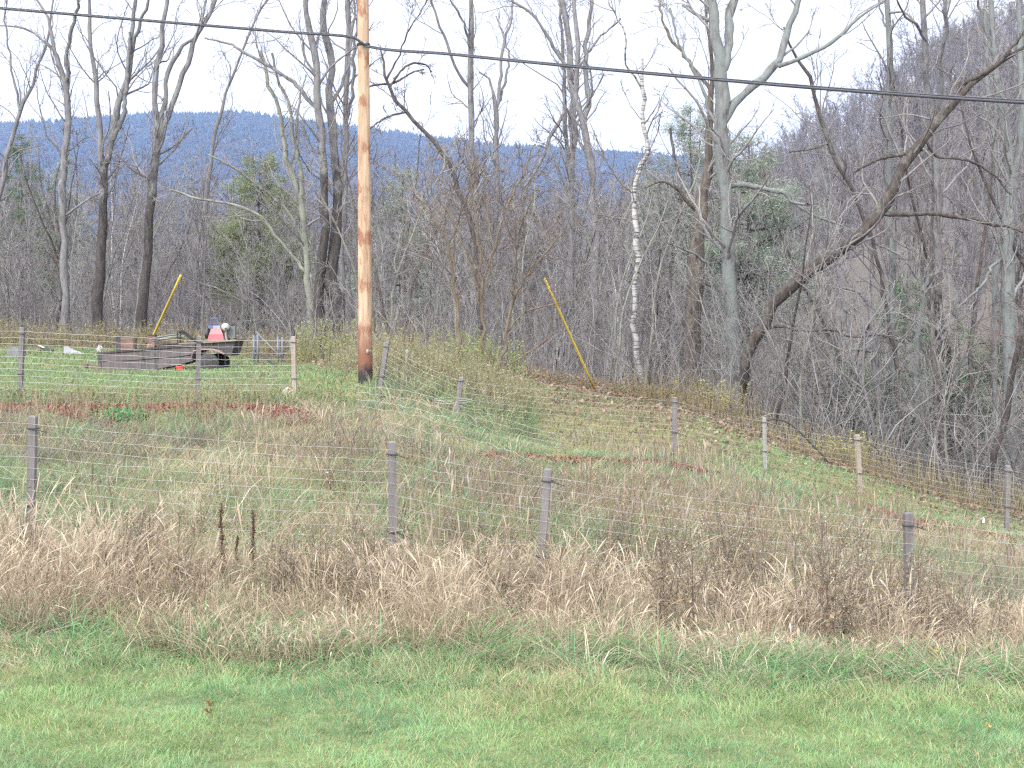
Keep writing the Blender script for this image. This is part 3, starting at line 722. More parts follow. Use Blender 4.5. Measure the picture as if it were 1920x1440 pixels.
T('bare_tree', 'big grey tree with a heavy limb curving up to the right', 'tree', 41,
  [[(1379, 740, 28.6), (1376, 640, 27.5), (1370, 550, 26.4), (1367, 480, 24.2), (1361, 367, 24.2), (1352, 267, 26.4), (1354, 170, 27.5), (1352, 120, 22.0), (1342, 50, 18.7), (1334, 0, 16.5)],
   [(1357, 130, 16.5), (1364, 80, 16.5), (1367, 40, 17.6), (1374, 0, 16.5)],
   [(1353, 236, 16.5), (1385, 188, 16.5), (1410, 163, 16.5), (1440, 137, 16.5), (1460, 113, 15.4), (1473, 77, 14.3), (1486, 33, 12.1), (1498, 0, 11.0)],
   [(1459, 124, 8.8), (1490, 115, 8.8), (1520, 100, 7.7), (1547, 87, 7.7), (1575, 70, 6.6), (1596, 48, 5.5), (1620, 25, 4.4), (1650, 8, 3.3)],
   [(1338, 40, 7.7), (1315, 32, 6.6), (1295, 20, 5.5), (1280, 10, 4.4)],
   [(1367, 348, 11.0), (1390, 346, 11.0), (1420, 351, 9.9), (1445, 356, 9.9), (1470, 361, 7.7), (1485, 378, 5.5), (1510, 383, 5.5), (1535, 381, 3.3)],
   [(1480, 362, 6.6), (1495, 385, 5.5), (1530, 405, 5.5), (1580, 424, 4.4), (1610, 445, 3.3), (1640, 475, 3.3)],
   [(1355, 250, 7.7), (1330, 205, 6.6), (1318, 165, 6.6), (1290, 115, 5.5), (1270, 70, 4.4), (1255, 15, 4.4)],
   [(1372, 610, 6.6), (1350, 555, 5.5), (1330, 500, 5.5), (1290, 470, 4.4), (1250, 455, 3.3)]], BL, TP, 116)
T('leaning_tree', 'dark tree leaning far over to the right across the river bank', 'tree', 39,
  [[(1392, 690, 22.6), (1403, 655, 21.1), (1437, 600, 20.4), (1460, 563, 22.1), (1493, 530, 22.1), (1533, 503, 22.1), (1573, 470, 22.1), (1611, 440, 21.2), (1640, 395, 23.2), (1680, 345, 21.3), (1700, 307, 19.3), (1733, 260, 18.4), (1763, 220, 16.4), (1797, 180, 14.5), (1830, 148, 12.5), (1863, 125, 10.6), (1895, 108, 8.7), (1930, 85, 6.8), (1990, 50, 4.8)],
   [(1790, 185, 7.7), (1805, 158, 7.7), (1840, 140, 6.8), (1875, 115, 6.8), (1900, 85, 5.8), (1930, 50, 3.9)],
   [(1645, 400, 8.7), (1690, 402, 8.7), (1740, 400, 8.7), (1785, 406, 7.7), (1830, 412, 7.7), (1860, 421, 6.8), (1890, 425, 4.8), (1930, 440, 3.9)],
   [(1730, 280, 5.8), (1690, 290, 5.8), (1650, 298, 5.8), (1620, 312, 4.8), (1600, 325, 3.9)],
   [(1425, 622, 5), (1462, 612, 4.5), (1510, 622, 4), (1550, 618, 3.5), (1600, 632, 3), (1650, 628, 2.5), (1700, 645, 2)],
   [(1735, 262, 5.8), (1760, 295, 4.8), (1800, 298, 4.8), (1840, 312, 4.8), (1870, 335, 3.9), (1895, 365, 2.9)]], M['bark_black'], TW, 117, flare=1.15, n1=1.7, jit=.05)
T('bare_tree', 'curved thin dark tree bending left in front of the pine', 'tree', 42,
  [[(1690, 860, 10), (1680, 700, 9), (1655, 540, 8), (1630, 440, 8), (1600, 360, 8), (1570, 307, 8), (1553, 267, 8), (1537, 217, 7), (1527, 163, 7), (1505, 120, 5), (1480, 83, 4), (1465, 50, 3)],
   [(1553, 268, 4), (1520, 280, 3), (1480, 285, 3)]], D_, TW, 118)
T('bare_tree', 'straight slim tree with pale blue grey bark right of the leaning tree base', 'tree', 47,
  [[(1679, 850, 14), (1677, 707, 13), (1673, 540, 13), (1670, 400, 12), (1668, 267, 12), (1668, 133, 11), (1667, 0, 10)],
   [(1667, 25, 4), (1690, 22, 4), (1720, 50, 4), (1740, 100, 3)], [(1667, 80, 3), (1655, 30, 3), (1645, 0, 3)]], BL, TW, 119, t0=.4)
T('bare_tree', 'lichen grey tree with a dark wet base and a second stem crossing high', 'tree', 45,
  [[(1765, 855, 24), (1764, 790, 22), (1762, 740, 19), (1760, 607, 17), (1757, 473, 16), (1757, 333, 15), (1754, 233, 14), (1743, 183, 12), (1737, 83, 11), (1729, 0, 10)],
   [(1757, 235, 9), (1764, 165, 9), (1770, 83, 8), (1772, 0, 8)], [(1740, 85, 5), (1722, 50, 5), (1695, 25, 4), (1680, 0, 3)],
   [(1762, 640, 6), (1740, 560, 5), (1718, 520, 5), (1690, 480, 4), (1650, 460, 3)]], M['bark_wet'], TP, 120, t0=.35)
T('bare_tree', 'pale smooth tree curving up beside the dark wet based trunk', 'tree', 46,
  [[(1731, 850, 14), (1725, 800, 14), (1719, 740, 13), (1720, 647, 12), (1730, 590, 11), (1738, 540, 10), (1748, 450, 8), (1752, 380, 6), (1742, 330, 5)]], BL, TW, 121)
T('bare_tree', 'short twisted tree on the river bank with hooked branches', 'tree', 44,
  [[(1660, 850, 15), (1650, 790, 13), (1645, 720, 12), (1638, 640, 11), (1633, 590, 9), (1622, 560, 7), (1600, 545, 5), (1580, 540, 4)],
   [(1640, 660, 6), (1605, 655, 5), (1575, 665, 5), (1550, 700, 5), (1520, 730, 5), (1490, 750, 4)],
   [(1640, 640, 5), (1625, 660, 5), (1605, 700, 5), (1580, 735, 4), (1545, 745, 4)],
   [(1634, 600, 5), (1615, 640, 5), (1600, 690, 4), (1565, 730, 4)]], G, TP, 122)
T('bare_tree', 'broad lichen trunk near the fence corner at the right edge of the wood', 'tree', 41,
  [[(1895, 885, 30), (1893, 773, 27), (1890, 607, 26), (1890, 470, 24), (1893, 367, 20), (1888, 267, 16), (1878, 200, 14), (1868, 133, 12), (1860, 33, 10), (1858, 0, 9)],
   [(1892, 370, 14), (1908, 300, 13), (1914, 200, 13), (1914, 100, 12), (1912, 0, 12)], [(1866, 110, 6), (1850, 60, 5), (1838, 20, 5), (1834, 0, 4)],
   [(1888, 480, 7), (1860, 500, 6), (1845, 530, 5), (1820, 555, 4), (1790, 580, 3)]], BL, TP, 123, t0=.3)
T('bare_tree', 'slim grey tree close behind the broad lichen trunk', 'tree', 50,
  [[(1868, 860, 12), (1866, 700, 11), (1868, 520, 10), (1872, 380, 10), (1862, 250, 9), (1852, 140, 8), (1850, 0, 7)]], BL, TW, 124)
T('bare_tree', 'dark slim tree between the birch and the thick brown trunk', 'tree', 50,
  [[(1248, 720, 10), (1252, 600, 9), (1262, 480, 8), (1275, 380, 7), (1268, 300, 6), (1255, 240, 5)]], D_, TW, 125)
# reddish multi-stemmed saplings on the weedy bank
T('sapling', 'tan sapling nearest the pole on the weedy bank', 'sapling', 34,
  [[(860, 720, 7.9), (858, 607, 7.2), (848, 523, 5.8), (836, 440, 4.3), (820, 380, 2.9), (800, 330, 2.2)], [(848, 520, 4.3), (852, 450, 3.6), (870, 380, 2.9), (905, 320, 2.2)],
   [(838, 450, 2.9), (800, 390, 2.9), (760, 345, 2.2), (715, 310, 1.4)]], TN, M['twig_red'], 131, n1=3.2, L1=2.0, dens=1.2, rmin=.0048, t0=.35)
T('sapling', 'tan sapling with crossing stems in the middle of the weedy bank', 'sapling', 33.5,
  [[(918, 730, 6.5), (910, 660, 6.5), (904, 573, 5.8), (900, 480, 5.0), (893, 400, 3.6), (880, 330, 2.9), (872, 290, 2.2)], [(903, 560, 5.0), (925, 470, 4.3), (950, 390, 3.6), (985, 320, 2.9), (1000, 270, 2.2)],
   [(906, 600, 4.3), (890, 520, 3.6), (862, 440, 2.9), (820, 370, 2.2)], [(926, 470, 2.9), (915, 400, 2.9), (920, 330, 2.2)]], TN, M['twig_red'], 132, n1=3.2, L1=2.0, dens=1.2, rmin=.0048, t0=.3)
T('sapling', 'tan sapling spreading to the right, third on the weedy bank', 'sapling', 33,
  [[(936, 742, 6.5), (942, 680, 6.5), (948, 630, 5.8), (960, 573, 5.8), (975, 540, 4.3), (1010, 490, 3.6), (1035, 460, 2.9), (1055, 430, 2.2)], [(960, 573, 4.3), (966, 500, 3.6), (975, 430, 2.9), (1000, 370, 2.2)],
   [(950, 625, 2.9), (985, 585, 2.9), (1040, 570, 2.2), (1090, 560, 1.4)], [(944, 690, 2.9), (985, 665, 2.9), (1020, 640, 2.2), (1045, 610, 1.4)]], TN, M['twig_red'], 133, n1=3.2, L1=2.0, dens=1.2, rmin=.0048, t0=.3)

# ------------------------------------------------------------------ trees of the wood behind
def proto_bare(name, label, seed, H, r0, bark_m, twig_m, fork=False, crook=.05, n1=1.0, L1=3.2, t0=.35, rmin=.008, lv=3, k2=5, k3=4, dens=1, parts=True, cat='tree', low=False):
    r = np.random.default_rng(seed)
    n = 14; D = np.array([r.normal(0, .05), r.normal(0, .05), 1.]); p = np.array([0, 0, -.3]); pts = [p]
    for k in range(1, n):
        D = D + r.normal(0, crook, 3) + UP * .05; D /= np.linalg.norm(D); p = p + D * (H / (n - 1)); pts.append(p)
    S = [np.array(pts)]; R = [r0 * np.linspace(1, .16, n)]
    if fork:
        for q in range(int(r.integers(1, 3))):
            k0 = int(r.integers(4, 8)); a = r.uniform(0, 2 * PI); D = np.array([math.cos(a) * .45, math.sin(a) * .45, 1.]); D /= np.linalg.norm(D)
            p = pts[k0]; ps = [p]; L = H * (1 - k0 / n) * .9
            for k in range(1, n):
                D = D + r.normal(0, crook, 3) + UP * .06; D /= np.linalg.norm(D); p = p + D * (L / (n - 1)); ps.append(p)
            S.append(np.array(ps)); R.append(r0 * .65 * np.linspace(1, .16, n))
    S = np.array(S); R = np.array(R)
    cb = MB(); crown_on(cb, S, R, r, n1, L1, (.4, 1.05), t0, lv, dens, .08, rmin, k2, k3)
    if low:      # thin dead branches low on the trunk
        crown_on(cb, S[:1], R[:1], r, .7, 1.8, (.9, 1.6), .08, 2, 1, -.01, rmin, k2, k3)
    if not parts:
        cb.tubes(S, R, 5)
        return cb.mesh(name, twig_m)
    o = thing(name, label, cat)
    tb = MB(); tb.tubes(S, R, 8); tb.build('trunk', bark_m, o); cb.build('crown', twig_m, o)
    return o
PB = [
 ('bare_tree', 'slender grey bare tree in the wood behind the clearing', dict(seed=201, H=17, r0=.14, bark_m=G, twig_m=TW, low=True)),
 ('bare_tree', 'slender grey bare tree in the wood behind the clearing', dict(seed=202, H=19, r0=.17, bark_m=G, twig_m=TW, fork=True, crook=.06)),
 ('bare_tree', 'slender grey bare tree in the wood behind the clearing', dict(seed=203, H=14, r0=.11, bark_m=BL, twig_m=TP, crook=.08, low=True, t0=.2)),
 ('bare_tree', 'dark bare tree with crooked limbs in the wood behind the clearing', dict(seed=204, H=16, r0=.17, bark_m=D_, twig_m=TB, fork=True, crook=.09, t0=.25)),
 ('bare_tree', 'dark bare tree with crooked limbs in the wood behind the clearing', dict(seed=205, H=12, r0=.10, bark_m=D_, twig_m=TB, crook=.1, t0=.15, low=True)),
 ('young_tree', 'thin pale young tree crowding the lower wood', dict(seed=206, H=8.5, r0=.055, bark_m=M['bark_lichen'], twig_m=TP, crook=.1, t0=.12, n1=1.7, L1=2.4)),
 ('young_tree', 'thin pale young tree crowding the lower wood', dict(seed=207, H=7, r0=.05, bark_m=G, twig_m=TP, crook=.13, t0=.1, n1=2, L1=2.4, fork=True)),
 ('birch_tree', 'thin white birch standing back in the wood', dict(seed=208, H=13, r0=.085, bark_m=M['birch'], twig_m=TB, crook=.06, cat='birch')),
]
def river_zone(px, d): return (px > np.interp(d, [50, 58, 100, 112], [1500, 1400, 1380, 1420])) & (d > 53) & (d < 111)
def build_wood():
    r = np.random.default_rng(31)
    protos = [proto_bare(nm, lb, parts=True, **kw) for nm, lb, kw in PB]
    grp = {'bare_tree': 'bare trees of the wood', 'young_tree': 'young trees of the lower wood', 'birch_tree': 'birches back in the wood'}
    first = [True] * len(protos)
    spots = []
    def try_add(d, px, kind, mind):
        X = (px - 960) * d / F
        for (a, b, c) in spots:
            if (a - X) ** 2 + (b - d) ** 2 < mind ** 2: return False
        spots.append((X, d, kind)); return True
    wts = np.array([4.5, 2.5, 3.5, 1.5, 1.5, 0, 0, .6])
    n = 0
    while n < 165:
        d = math.sqrt(r.uniform(54 ** 2, 125 ** 2)); px = r.uniform(-180, 2100)
        if river_zone(px, d) or d < edge_d(px) + 6: continue
        if try_add(d, px, int(r.choice(8, p=wts / wts.sum())), 1.5): n += 1
    n = 0
    while n < 150:                                   # young growth at the front of the wood
        px = r.uniform(-120, 2060); e = float(edge_d(px)); d = e + 6 + abs(r.normal(0, 11))
        if px > 1420 and d > 53: continue
        if px < 650 and d < 51: continue
        if try_add(d, px, int(r.choice([5, 6, 4], p=[.46, .42, .12])), .9): n += 1
    for X, d, k in spots:
        s = r.uniform(.8, 1.15); z = float(gz(X, d)) - .1
        if k in (5, 6): s = r.uniform(.55, 1.1)
        nm = protos[k].name.split('.')[0]
        if k not in (5, 6):
            px = 960 + F * X / d; top = np.interp(px, [-200, 150, 350, 600, 1200, 1400, 1500, 1750, 1950], [200, 260, 335, 340, 340, 310, 270, 150, 60])
            top = top + r.normal(0, 35) - (140 if r.random() < .06 else 0)
            H = PB[k][2]['H']; s = min(1.15, max(.38, (CZ + (HZ - top) * d / F - z) / H))
        if first[k]:
            o = protos[k]; o.location = (X, d, z); o.rotation_euler.z = r.uniform(0, 6.28); o.scale = (s,) * 3; o['group'] = grp[nm]; first[k] = False
        else: copy_thing(protos[k], (X, d, z), r.uniform(0, 6.28), s, group=grp[nm])
build_wood()

def needle_cloud(mb, pts, dirs, n, ln, w, spread, pal, wts, r):
    """needle sprays round points"""
    k = len(pts); idx = np.repeat(np.arange(k), n); m = len(idx)
    c = pts[idx] + r.normal(0, spread, (m, 3))
    dv = dirs[idx] * .6 + r.normal(0, .6, (m, 3)); dv /= np.linalg.norm(dv, axis=1, keepdims=True)
    sd = np.cross(dv, r.normal(size=(m, 3))); sd /= np.linalg.norm(sd, axis=1, keepdims=True) + 1e-9
    L = ln * r.uniform(.6, 1.3, m)[:, None]; W = w * r.uniform(.7, 1.3, m)[:, None]
    v = np.stack([c - sd * W, c + sd * W, c + dv * L], 1).reshape(-1, 3)
    col = pick(r, pal, wts, m)
    mb.add(v, [np.arange(3 * m).reshape(-1, 3)], np.repeat(col, 3, axis=0))
def conifer(name, label, loc, H, R, seed, r0=.22, t0=.2, trop=.02, pal=None, nn=9, whorls=26, per=5, ang=(1.2, 1.6), ln=.22, w=.022, droop=0, base_z=None, cat='pine', spread=.1):
    r = np.random.default_rng(seed)
    pal = pal or [(.05, .085, .05), (.075, .115, .06), (.1, .14, .075)]
    S = np.array([[(0, 0, z) for z in np.linspace(-.3, H, 16)]], float); S[0, :, :2] += np.cumsum(r.normal(0, .03, (16, 2)), 0)
    Rr = np.array([r0 * np.linspace(1, .08, 16)])
    nb = whorls * per; t = r.uniform(t0, .985, nb)
    f = t * 15; i = np.minimum(f.astype(int), 14); p = S[0, i] * (1 - (f - i)[:, None]) + S[0, i + 1] * (f - i)[:, None]
    a = r.uniform(0, 2 * PI, nb); e = PI / 2 - r.uniform(*ang, nb)
    D = np.stack([np.cos(a) * np.cos(e), np.sin(a) * np.cos(e), np.sin(e)], -1)
    prof = (1 - (t - t0) / (1 - t0)) ** .75 * (.55 + .6 * sstep(0, .25, t - t0))
    L = R * prof * r.uniform(.55, 1.15, nb) + .25
    pts = np.zeros((nb, 6, 3)); pts[:, 0] = p; d = D.copy()
    for k in range(1, 6):
        d = d + r.normal(0, .07, (nb, 3)) + UP * (trop + droop * (1 - k / 5)); d /= np.linalg.norm(d, axis=1, keepdims=True)
        pts[:, k] = pts[:, k - 1] + d * (L / 5)[:, None]
    rad = np.clip(L * .012, .008, .05)[:, None] * np.linspace(1, .3, 6)[None]
    tw, twr = sprout(pts, rad, np.maximum(2, (L * 3.4).astype(int)), .25, 1, (.5, 1.1), L * .3 + .15, .6, 4, .12, .02, r, .006)
    o = thing(name, label, cat, loc)
    tb = MB(); tb.tubes(S, Rr, 8); tb.tubes(pts, rad, 4); tb.build('trunk', M['bark_dark'], o)
    cb = MB()
    q = tw[:, 1:].reshape(-1, 3); dv = np.repeat(tw[:, -1] - tw[:, 0], 3, axis=0); dv /= np.linalg.norm(dv, axis=1, keepdims=True)
    needle_cloud(cb, q, dv, nn, ln, w, spread, pal, [2, 3, 2], r)
    cb.build('crown', M['needles'], o, smooth=False)
    return o
def on_ground(px, d):
    X = (px - 960) * d / F
    return (X, d, float(gz(X, d)) - .05)
PINE = [(.14, .165, .138), (.17, .2, .16), (.21, .235, .19)]
conifer('pine_tree', 'tall thin needled pine behind the fork limbed grey tree', on_ground(1405, 57), 11.6, 3.5, 301, .2, .3, .05, PINE, nn=18, whorls=24, per=5, ln=.2, w=.014, spread=.14)
conifer('pine_tree', 'smaller open pine left of the fork limbed grey tree', on_ground(1300, 60), 12.2, 2.7, 302, .18, .4, .05, PINE, nn=15, whorls=22, per=4, ln=.2, w=.013, spread=.12)
conifer('pine_tree', 'olive green young pine showing through the wood left of the pole', on_ground(495, 66), 8.6, 2.9, 303, .15, .1, .03, [(.12, .145, .078), (.155, .18, .1), (.18, .2, .115)], nn=18, ln=.18, w=.014)
conifer('spruce_tree', 'small dark evergreen in the wood at the far left', on_ground(40, 92), 13.5, 3.2, 304, .18, .05, 0, nn=8, cat='evergreen')
conifer('spruce_tree', 'grey green evergreen deep in the wood right of the far left one', on_ground(118, 110), 15, 3.2, 305, .18, .05, 0, PINE, nn=8, cat='evergreen')
conifer('pine_tree', 'dull green pine deep in the wood right of the pole', on_ground(752, 80), 9.8, 3.0, 306, .18, .1, 0, PINE, nn=8)
conifer('hemlock_tree', 'low dark hemlock overhanging the river under the leaning tree', on_ground(1530, 47), 3.6, 2.6, 307, .09, .05, -.02, nn=8, whorls=12, per=5, ln=.13, w=.016, cat='evergreen')
conifer('hemlock_tree', 'dark hemlock behind the dark wet based trunk', on_ground(1805, 62), 6.6, 3.0, 308, .12, .05, -.02, nn=8, whorls=16, per=5, ln=.14, w=.016, cat='evergreen')
conifer('hemlock_tree', 'dark shaggy hemlock low behind the broad lichen trunk', on_ground(1880, 52), 5.2, 2.8, 310, .1, .05, -.03, [(.03, .05, .032), (.045, .07, .042), (.06, .085, .055)], nn=10, whorls=14, per=5, ln=.14, w=.016, cat='evergreen')
DK = [(.03, .05, .032), (.045, .07, .042), (.06, .085, .055)]
conifer('hemlock_tree', 'squat dark hemlock on the river bank below the curved thin tree', on_ground(1640, 49), 3.2, 2.6, 311, .09, .05, -.03, DK, nn=10, whorls=12, per=5, ln=.13, w=.016, cat='evergreen')
conifer('hemlock_tree', 'dark sagging hemlock left of the broad lichen trunk', on_ground(1790, 47), 3.4, 2.5, 312, .09, .05, -.03, DK, nn=10, whorls=12, per=5, ln=.13, w=.016, cat='evergreen')
conifer('hemlock_tree', 'rounded dark hemlock on the far bank of the river', on_ground(1700, 113), 9.5, 4.0, 309, .14, .03, -.02, nn=8, whorls=18, per=5, ln=.2, w=.03, cat='evergreen')

# far wood: nobody could count it
def build_far_wood():
    r = np.random.default_rng(41)
    ps = []
    for k, (H, m) in enumerate([(17, 'twig_far'), (15, 'twig_far'), (19, 'twig'), (13, 'twig_brown'), (16, 'twig_far')]):
        me = proto_bare('far_bare_tree', '', 210 + k, H, .2, None, M[m], fork=k % 2 == 0, n1=1.5, L1=4.0, t0=.2, rmin=.022, k2=5, k3=4, parts=False, crook=.06)
        ps.append(bpy.data.objects.new('far_bare_tree', me))
    X = []; Y = []
    for (a, b, n) in [(96, 260, 620), (260, 460, 900), (460, 850, 1000)]:
        d = np.sqrt(r.uniform(a * a, b * b, n)); px = r.uniform(-250, 2200, n)
        k = ~river_zone(px, d); X.append(((px - 960) * d / F)[k]); Y.append(d[k])
    X = np.concatenate(X); Y = np.concatenate(Y); n = len(X)
    fz = gz(X, Y); kind = r.integers(0, len(ps), n); Hk = np.array([17, 15, 19, 13, 16])[kind]
    top = np.interp(pxof(X, Y), [-200, 150, 350, 600, 1200, 1400, 1500], [260, 300, 335, 345, 345, 310, 0]) + r.normal(0, 22, n)
    sc_ = np.clip((CZ + (HZ - top) * Y / F - fz) / Hk, .3, r.uniform(.75, 1.2, n))
    me = bpy.data.meshes.new('far_wood'); me.vertices.add(n)
    me.vertices.foreach_set('co', np.stack([X, Y, gz(X, Y) - .2], -1).astype(np.float32).ravel())
    for nm, dt, vals in (('rz', 'FLOAT', r.uniform(0, 6.28, n)), ('sc', 'FLOAT', sc_), ('kind', 'INT', kind)):
        a = me.attributes.new(nm, dt, 'POINT'); a.data.foreach_set('value', vals.astype(np.float32 if dt == 'FLOAT' else np.int32))
    o = link('far_wood', me); tag(o, 'mass of bare trees covering the valley and the hillside beyond the river', 'wood', kind='stuff')
    ng = bpy.data.node_groups.new('far_wood_trees', 'GeometryNodeTree')
    ng.interface.new_socket('Geometry', in_out='INPUT', socket_type='NodeSocketGeometry')
    ng.interface.new_socket('Geometry', in_out='OUTPUT', socket_type='NodeSocketGeometry')
    gi = ng.nodes.new('NodeGroupInput'); go = ng.nodes.new('NodeGroupOutput'); jn = ng.nodes.new('GeometryNodeJoinGeometry')
    L = ng.links.new
    def attr(nm, dt):
        a = ng.nodes.new('GeometryNodeInputNamedAttribute'); a.data_type = dt; a.inputs['Name'].default_value = nm
        return [s for s in a.outputs if s.enabled and s.name == 'Attribute'][0]
    rz = attr('rz', 'FLOAT'); sc = attr('sc', 'FLOAT'); kd = attr('kind', 'INT')
    cx = ng.nodes.new('ShaderNodeCombineXYZ'); L(rz, cx.inputs['Z'])
    for k, p in enumerate(ps):
        oi = ng.nodes.new('GeometryNodeObjectInfo'); oi.inputs['Object'].default_value = p; oi.inputs['As Instance'].default_value = True
        ip = ng.nodes.new('GeometryNodeInstanceOnPoints')
        cm = ng.nodes.new('FunctionNodeCompare'); cm.data_type = 'INT'; cm.operation = 'EQUAL'
        ia = [s for s in cm.inputs if s.enabled]
        L(kd, ia[0]); ia[1].default_value = k
        L(gi.outputs[0], ip.inputs['Points']); L(cm.outputs[0], ip.inputs['Selection']); L(oi.outputs['Geometry'], ip.inputs['Instance'])
        L(cx.outputs[0], ip.inputs['Rotation']); L(sc, ip.inputs['Scale']); L(ip.outputs[0], jn.inputs[0])
    L(jn.outputs[0], go.inputs[0])
    md = o.modifiers.new('trees', 'NODES'); md.node_group = ng
build_far_wood()

def build_hill_forest():
    r = np.random.default_rng(43); n = 34000
    d = np.sqrt(r.uniform(700 ** 2, 3000 ** 2, n)); px = r.uniform(-350, 2300, n); X = (px - 960) * d / F
    Z = gz(X, d); con = r.random(n) < .25 + .75 * sstep(230, 350, Z) * vnoise(X, d, .006, 90)
    con |= vnoise(X, d, .004, 91) > .66
    s = 7; an = np.arange(s) * 2 * PI / s
    H = np.where(con, r.uniform(9, 16, n), r.uniform(7, 11, n)); R = np.where(con, r.uniform(2.4, 3.8, n), r.uniform(3.2, 5.2, n))
    lev = np.array([0, .35, .75, 1.0]); pc = np.array([.8, 1, .45, .02]); pb = np.array([.5, 1, .8, .1])
    pr = np.where(con[:, None], pc, pb) * R[:, None]
    ring = pr[:, :, None] * r.uniform(.7, 1.3, (n, 4, s))
    v = np.stack([X[:, None, None] + ring * np.cos(an), d[:, None, None] + ring * np.sin(an), (Z - 1)[:, None, None] + (H[:, None] * lev)[:, :, None] + r.normal(0, .5, (n, 4, s))], -1)
    o = np.arange(n)[:, None, None] * 4 * s + np.arange(3)[None, :, None] * s; k = np.arange(s)[None, None]; k2 = (k + 1) % s
    q = np.stack(np.broadcast_arrays(o + k, o + k2, o + s + k2, o + s + k), -1).reshape(-1, 4)
    col = np.where(con[:, None], pick(r, [(.031, .041, .037), (.036, .046, .041)], [1, 1], n), pick(r, [(.04, .04, .042), (.044, .042, .044), (.037, .037, .039)], [2, 1, 1], n))
    tag(link('hill_forest', mk_mesh('hill_forest', v.reshape(-1, 3), [q], M['needles'], np.repeat(col, 4 * s, axis=0), False)), 'forest covering the long blue ridge in the distance', 'forest', kind='stuff')
build_hill_forest()

# undergrowth: tangled stems and twigs along the front of the wood
def build_undergrowth():
    r = np.random.default_rng(51)
    mb = MB(); n = 2500
    px = r.uniform(-250, 2200, n); e = edge_d(px); near = r.random(n) < .2; d = e + np.where(near, r.uniform(.3, 5, n), 5.5 + np.abs(r.normal(0, 8.5, n))) + (px < 560) * 2.0
    m2 = 520; px2 = r.uniform(1360, 2150, m2); px = np.r_[px, px2]; d = np.r_[d, edge_d(px2) + r.uniform(2.5, 22, m2)]; near = np.r_[near, np.zeros(m2, bool)]; big = np.r_[np.zeros(n, bool), np.ones(m2, bool)]
    k = ~((px > 1400) & (d > 55)); big = big[k]; px, d, near = px[k], d[k], near[k]; n = len(px)
    X = (px - 960) * d / F; base = np.stack([X, d, gz(X, d) - .05], -1)
    a = r.uniform(0, 2 * PI, n); tilt = np.abs(r.normal(.35, .3, n))
    D = np.stack([np.cos(a) * tilt, np.sin(a) * tilt, np.ones(n)], -1); D /= np.linalg.norm(D, axis=1, keepdims=True)
    L = np.where(near, r.uniform(.5, 1.7, n), r.uniform(1.0, 4.2, n)) * np.where(big, 1, np.interp(px, [560, 620, 820, 1200, 1400, 1480, 1850, 1950], [1, .6, .6, 1, .9, .42, .42, .8])); tilt_up = np.where(big, -.1, -.03); pts = np.zeros((n, 7, 3)); pts[:, 0] = base
    for i in range(1, 7):
        D = D + r.normal(0, .16, (n, 3)) + UP * tilt_up[:, None]; D /= np.linalg.norm(D, axis=1, keepdims=True); pts[:, i] = pts[:, i - 1] + D * (L / 6)[:, None]
    rad = (L * .0042 + .003)[:, None] * np.linspace(1, .35, 7)
    mb.tubes(pts, rad, 4)
    B, Br = sprout(pts, rad, np.maximum(2, (L * 2.2).astype(int)), .2, 1, (.4, 1.2), L * .42, .6, 5, .18, .0, r, .0045)
    mb.tubes(B, Br, 3)
    C, Cr = sprout(B, Br, np.full(len(B), 2), .2, 1, (.4, 1.1), seglen(B) * .5, .6, 4, .18, .0, r, .004)
    mb.tubes(C, Cr, 3)
    m, nt, b = mat('undergrowth_stems')
    tc = N(nt, 'ShaderNodeTexCoord'); nz = N(nt, 'ShaderNodeTexNoise', Scale=1.1, Detail=5)
    rr = ramp(nt, [(.3, (.06, .052, .048)), (.5, (.115, .105, .103)), (.7, (.2, .19, .188))])
    nt.links.new(tc.outputs['Object'], nz.inputs['Vector']); nt.links.new(nz.outputs['Fac'], rr.inputs[0]); nt.links.new(rr.outputs[0], b.inputs['Base Color'])
    b.inputs['Roughness'].default_value = .9
    tag(mb.build('undergrowth', m), 'tangled bare undergrowth along the front of the wood', 'undergrowth', kind='stuff')
build_undergrowth()

# weeds at the wood edge
def leafy(mb, base, h, r, nst, nl, lsz, pal, wts, spread=.25, stem_col=(.2, .17, .1)):
    """upright leafy stems at each base point"""
    b = np.repeat(base, nst, axis=0); m = len(b); b = b + np.c_[r.normal(0, spread, (m, 2)), np.zeros(m)]
    hh = np.repeat(h, nst) * r.uniform(.55, 1.1, m); lean = r.normal(0, .16, (m, 2))
    t = np.linspace(0, 1, 4)
    pts = b[:, None, :] + np.stack([lean[:, None, 0] * hh[:, None] * t ** 1.5, lean[:, None, 1] * hh[:, None] * t ** 1.5, hh[:, None] * t], -1)
    mb.tubes(pts, np.full((m, 4), .004) * np.linspace(1.3, .6, 4), 3, col=np.broadcast_to(np.array(stem_col), (m, 3)))
    idx = np.repeat(np.arange(m), nl); k = len(idx); tt = r.uniform(.15, 1, k)
    f = tt * 3; i = np.minimum(f.astype(int), 2); f = (f - i)[:, None]
    p = pts[idx, i] * (1 - f) + pts[idx, i + 1] * f
    dv = r.normal(size=(k, 3)); dv[:, 2] = dv[:, 2] * .5 + .2; dv /= np.linalg.norm(dv, axis=1, keepdims=True)
    sd = np.cross(dv, r.normal(size=(k, 3))); sd /= np.linalg.norm(sd, axis=1, keepdims=True)
    s = (lsz * r.uniform(.5, 1.3, k))[:, None]
    v = np.stack([p, p + dv * s * .5 + sd * s * .2, p + dv * s, p + dv * s * .5 - sd * s * .2], 1).reshape(-1, 3)
    mb.add(v, [np.arange(4 * k).reshape(-1, 4)], np.repeat(pick(r, pal, wts, k), 4, axis=0))
OLIVE = [(.165, .185, .09), (.125, .15, .075), (.21, .22, .115), (.17, .135, .085), (.24, .21, .145)]
